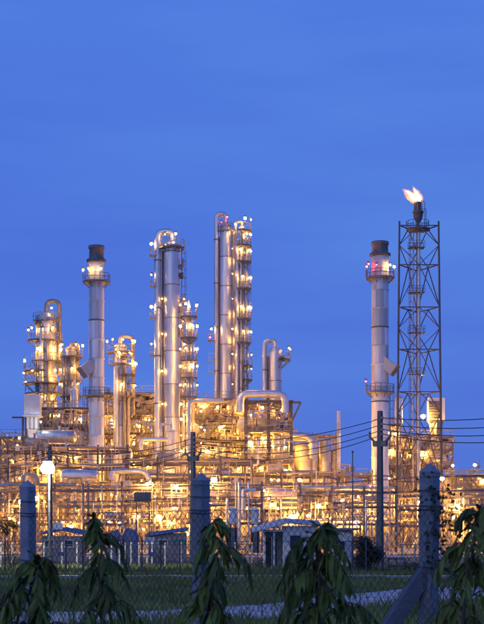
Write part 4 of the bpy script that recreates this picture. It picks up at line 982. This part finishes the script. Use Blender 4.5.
for i in range(4):
    a, b_ = PT3[i], PT3[i + 1]; u = (b_ - a).normalized(); nr = Vector((u.y, -u.x, 0))
    if nr.y > 0: nr = -nr
    o_ = nr * .075
    struct(link('mesh_panel', chain(a + o_, b_ + o_, .08, 2.42, .034, .0031), 'wire', nf), 'stuff')
    for z, sg in ((2.43, .012), (2.55, .02), (2.66, .03), (1.2, .005)):
        mb = MB(); pts = [a.lerp(b_, q / 10) + o_ + Vector((0, 0, z - sg * 4 * (q / 10) * (1 - q / 10) + .004 * ((q * 7) % 3))) for q in range(11)]
        mb.sweep(pts, .0036, 4, False)
        if 2.5 < z:
            n_ = int((b_ - a).length / .16)
            for q in range(n_):
                p = a.lerp(b_, (q + .5) / n_) + o_ + Vector((0, 0, z - sg * 4 * ((q + .5) / n_) * (1 - (q + .5) / n_)))
                mb.bar(p + Vector((.012, 0, .014)), p - Vector((.012, 0, .014)), .003); mb.bar(p + Vector((-.012, 0, .014)), p - Vector((-.012, 0, .014)), .003)
        link('barbed_strand' if z > 2.5 else 'line_wire', mb, 'wire', nf)
# leaning brace of the right post
u = (PT3[1] - PT3[3]).normalized(); p = PT3[3]
side = Vector((-.30, -.12, 0))
mb = MB(); mb.bar(p + Vector((.0, -.0, 1.93)), p + Vector((-1.35, -.25, -.1)), .115); link('raking_brace', mb, 'shaded_concrete', nf)

# ------------------------------------------------------------------ vegetation
def leafcard(mb, p, dirv, side, ln, wd, droop=.25):
    """one lance-shaped leaf, folded along its midrib, curling down"""
    d_ = Vector(dirv).normalized(); s = Vector(side); s = (s - d_ * s.dot(d_)).normalized(); up = s.cross(d_); i = len(mb.v)
    prof = ((0, .12), (.22, .85), (.5, 1.0), (.78, .62), (1.0, .03))
    for t, wq in prof:
        c = p + d_ * ln * t + Vector((0, 0, -1)) * droop * ln * t * t; wob = math.sin(t * 9 + p.x * 40) * wd * .10
        mb.v += [tuple(c - s * wd * wq * .5 + up * (wd * .18 * wq + wob)), tuple(c), tuple(c + s * wd * wq * .5 + up * (wd * .18 * wq - wob))]
    for j in range(4):
        a = i + j * 3; mb.f += [(a, a + 1, a + 4, a + 3), (a + 1, a + 2, a + 5, a + 4)]; mb.s += [True, True]

def drooping_tree(label, px, d, ytop, wpx, seed, dens=1.0, lean=0.0):
    rnd = random.Random(seed); k = K(d); H = Z(ytop, d); rw = wpx * k / 2 * 1.12
    t = thing('drooping_tree', label, 'tree', (X(px, d), d, 0))
    tp = [Vector((lean * (z / H) ** 2 * rw + .02 * math.sin(z * 3 + seed), .02 * math.cos(z * 2.3 + seed), z)) for z in [H * q / 14 * .985 for q in range(15)]]
    mb = MB(); mb.sweep(tp, [.028 * (1 - q / 14) + .005 for q in range(15)], 7); link('trunk', mb, 'bark', t)
    def at(z): f = max(0, min(13.99, z / (H * .985) * 14)); i = int(f); return tp[i].lerp(tp[i + 1], f - i)
    nb = int(24 * dens); zlow = max(.4, H - 1.25)
    for b in range(nb):
        f = b / (nb - 1); z = zlow + (H - .02 - zlow) * (f ** .8)
        a = b * 2.4 + rnd.uniform(-.5, .5); hfrac = (H - z) / (H - zlow); reach = rw * (.40 + .68 * min(1, hfrac * 1.6)) * rnd.choice((.4, .7, 1.0, 1.15, 1.4, 1.6)) * rnd.uniform(.85, 1.1)
        p0 = at(z); dr = Vector((math.cos(a), math.sin(a), 0)); fall = reach * rnd.uniform(.1, .75)
        pts = [p0 + dr * reach * q - Vector((0, 0, fall * q * q)) + Vector((0, 0, .32 * reach * math.sin(q * PI))) for q in (0, .2, .4, .6, .8, 1.0)]
        mb = MB(); mb.sweep(pts, [.007, .006, .005, .0045, .0035, .002], 5); br = link('branch', mb, 'bark', t)
        lf = MB(); nl = int(17 * dens * rnd.uniform(.8, 1.2))
        for q in range(nl):
            u = .12 + .88 * q / max(1, nl - 1); fi = u * 5; i = min(4, int(fi)); p = pts[i].lerp(pts[i + 1], fi - i)
            sd = 1 if q % 2 else -1; tang = (pts[i + 1] - pts[i]).normalized(); sv = tang.cross(Vector((0, 0, 1)));
            if sv.length < .01: sv = Vector((1, 0, 0))
            sv.normalize()
            dv = tang * rnd.uniform(.2, .7) + sv * sd * rnd.uniform(.2, .9) + Vector((0, 0, -rnd.uniform(.4, 1.6)))
            leafcard(lf, p, dv, tang + Vector((rnd.uniform(-.6, .6), rnd.uniform(-.6, .6), 0)), rnd.uniform(.09, .17) * (1.0 if hfrac > .1 else .8), rnd.uniform(.02, .034), rnd.uniform(.1, .4))
        struct(link('leaf_spray', lf, 'leaf', br), 'stuff')
    lf = MB()
    for q in range(16): a = q * 2.4; leafcard(lf, at(H * (1 - .012 * (q % 6))), (math.cos(a) * .6, math.sin(a) * .6, rnd.uniform(-1.0, .7)), (-math.sin(a), math.cos(a), .2), rnd.uniform(.09, .15), .03, .3)
    struct(link('top_leaves', lf, 'leaf', t), 'stuff')
    return t
drooping_tree('low drooping leafy tree in the bottom left corner', 13, 9.0, 553, 84, 71, 1.2, .5)
drooping_tree('drooping leafy tree between the left and middle concrete posts', 104, 9.0, 512, 66, 72, .85, -.25)
drooping_tree('drooping leafy tree covering the foot of the middle concrete post', 203, 8.8, 516, 72, 73, .95, .35)
drooping_tree('widest darkest drooping tree in front of the white hut', 318, 8.4, 521, 96, 74, 1.25, .1)
drooping_tree('drooping leafy tree at right edge beside the braced concrete post', 452, 8.6, 504, 98, 75, 1.0, .5)

def bush(name, label, px, d, wpx, ytop, seed, n=900, ls=.12, ybot=None, cat='bush', stems=5, asp=1.0):
    rnd = random.Random(seed); k = K(d); rx = wpx * k / 2; H = Z(ytop, d); zb_ = Z(ybot, d) if ybot else 0.0
    t = thing(name, label, cat, (X(px, d), d, 0)); mb = MB()
    cl = [(Vector((rnd.uniform(-.75, .75) * rx, rnd.uniform(-.6, .6) * rx * asp, zb_ + (H - zb_) * rnd.uniform(.2, .88))), rnd.uniform(.28, .5)) for _ in range(9)]
    lf = MB()
    for q in range(n):
        c, s = rnd.choice(cl); v = Vector((rnd.gauss(0, .55), rnd.gauss(0, .55), rnd.gauss(0, .5))) * s * min(rx * 1.1, (H - zb_) * .8)
        p = c + v; p.z = max(.02, min(H + rnd.uniform(-.1, .08), p.z)); a = rnd.uniform(0, 6.28)
        d1 = Vector((math.cos(a), math.sin(a), rnd.uniform(-.6, .6))); d2 = Vector((-math.sin(a), math.cos(a), rnd.uniform(-.5, .5))); l1 = ls * rnd.uniform(.6, 1.2)
        lf.quad([p, p + d1 * l1 * .5 + d2 * l1 * .28, p + d1 * l1, p + d1 * l1 * .5 - d2 * l1 * .28])
    for q in range(stems):
        c = cl[q][0]; b = MB(); b.sweep([(rnd.uniform(-.1, .1), rnd.uniform(-.1, .1), -.02), (c.x * .5, c.y * .5, c.z * .5), tuple(c)], [.045, .03, .012], 6); link('stem' if cat == 'bush' else 'trunk', b, 'bark', t)
    struct(link('foliage', lf, 'leaf_small', t), 'stuff'); return t
bush('dark_bush', 'tall dark bush beside the nearest utility pole', 367, 86, 32, 537, 81, 9000, .15)
bush('roadside_tree', 'small dark scraggly tree left of the left concrete post', 9, 100, 20, 517, 82, 900, .2, 540, 'tree', 4)
bush('dark_bush', 'dark bush around the two small water tanks', 243, 112, 20, 520, 83, 900, .13)
bush('dark_bush', 'low shrub at the left edge behind the pale fence', 10, 94, 26, 545, 84, 700)
bush('dark_bush', 'low shrub under the gatehouse window', 163, 104, 24, 551, 85, 500)
bush('dark_bush', 'low shrub at the corner of the white hut', 262, 90, 16, 560, 86, 400)
bush('dark_bush', 'small shrub at right by the pipe barrier', 412, 84, 26, 562, 87, 500)
# climber on top of the right concrete post
rnd = random.Random(9); o = Vector((PT[3][0], PT[3][1], 0))
cl_ = thing('climbing_vine', 'small-leaved climber tangled on the wires beside the right post', 'vine', o)
lf = MB()
for s in range(5):
    x0 = rnd.uniform(.02, .16); pts = [Vector((x0 + .05 * math.sin(q * 1.7 + s), -.1 + rnd.uniform(-.02, .02), 1.9 + q * .135)) for q in range(6)]
    b = MB(); b.sweep(pts, .0035, 4, False); link('stem', b, 'bark', cl_)
    for q in range(26):
        f = rnd.uniform(0, 4.99); i = int(f); p = pts[i].lerp(pts[i + 1], f - i) + Vector((rnd.gauss(0, .03), rnd.gauss(0, .02), rnd.gauss(0, .03))); a = rnd.uniform(0, 6.3)
        leafcard(lf, p, (math.cos(a), -.4, math.sin(a)), (math.sin(a), .3, -math.cos(a)), rnd.uniform(.025, .045), .024, .2)
for q in range(14): p = Vector((rnd.uniform(-.1, .05), -.11, rnd.uniform(2.35, 2.7))); a = rnd.uniform(0, 6.3); leafcard(lf, p, (math.cos(a), -.3, math.sin(a)), (math.sin(a), .3, -math.cos(a)), .035, .022, .2)
struct(link('leaves', lf, 'leaf_small', cl_), 'stuff')

# rough grass on the verge (nobody could count it)
rnd = random.Random(5); mb = MB()
for q in range(76000):
    d = 27 + 74 * rnd.random() ** 1.25; x = rnd.uniform(-.24, .28) * d
    px, py = CX + x / d * FPX, HZ + HEYE * FPX / d; e_ = rnd.gauss(0, .8)
    if interp(FAR, px) + e_ < py < interp(NEAR, px) + e_ and rnd.random() > (.10 if px < 300 else .02): continue
    if abs(d - (72.5 + .03 * x)) < .6 and rnd.random() > .12: continue
    nse = mnoise.noise(Vector((x * .35, d * .22, 0))); 
    if nse < -.18 and rnd.random() < .6: continue
    hgt = (.10 + .16 * max(0, nse + .35)) * rnd.uniform(.5, 1.5) * (1.5 if rnd.random() < .06 else 1) * (1 + 1.6 * max(0, mnoise.noise(Vector((x * 1.1, d * .8, 7))))); a = rnd.uniform(0, 6.3); wd = .018 + d * .00022
    lx, ly = math.cos(a) * hgt * .45, math.sin(a) * hgt * .45; i = len(mb.v)
    mb.v += [(x - wd, d, -.01), (x + wd, d, -.01), (x + lx, d + ly, hgt)]; mb.f.append((i, i + 1, i + 2)); mb.s.append(False)
g = link('grass', mb, 'grass'); g['label'] = 'rough grass on the verge behind the near fence'; g['category'] = 'grass'; struct(g, 'stuff')
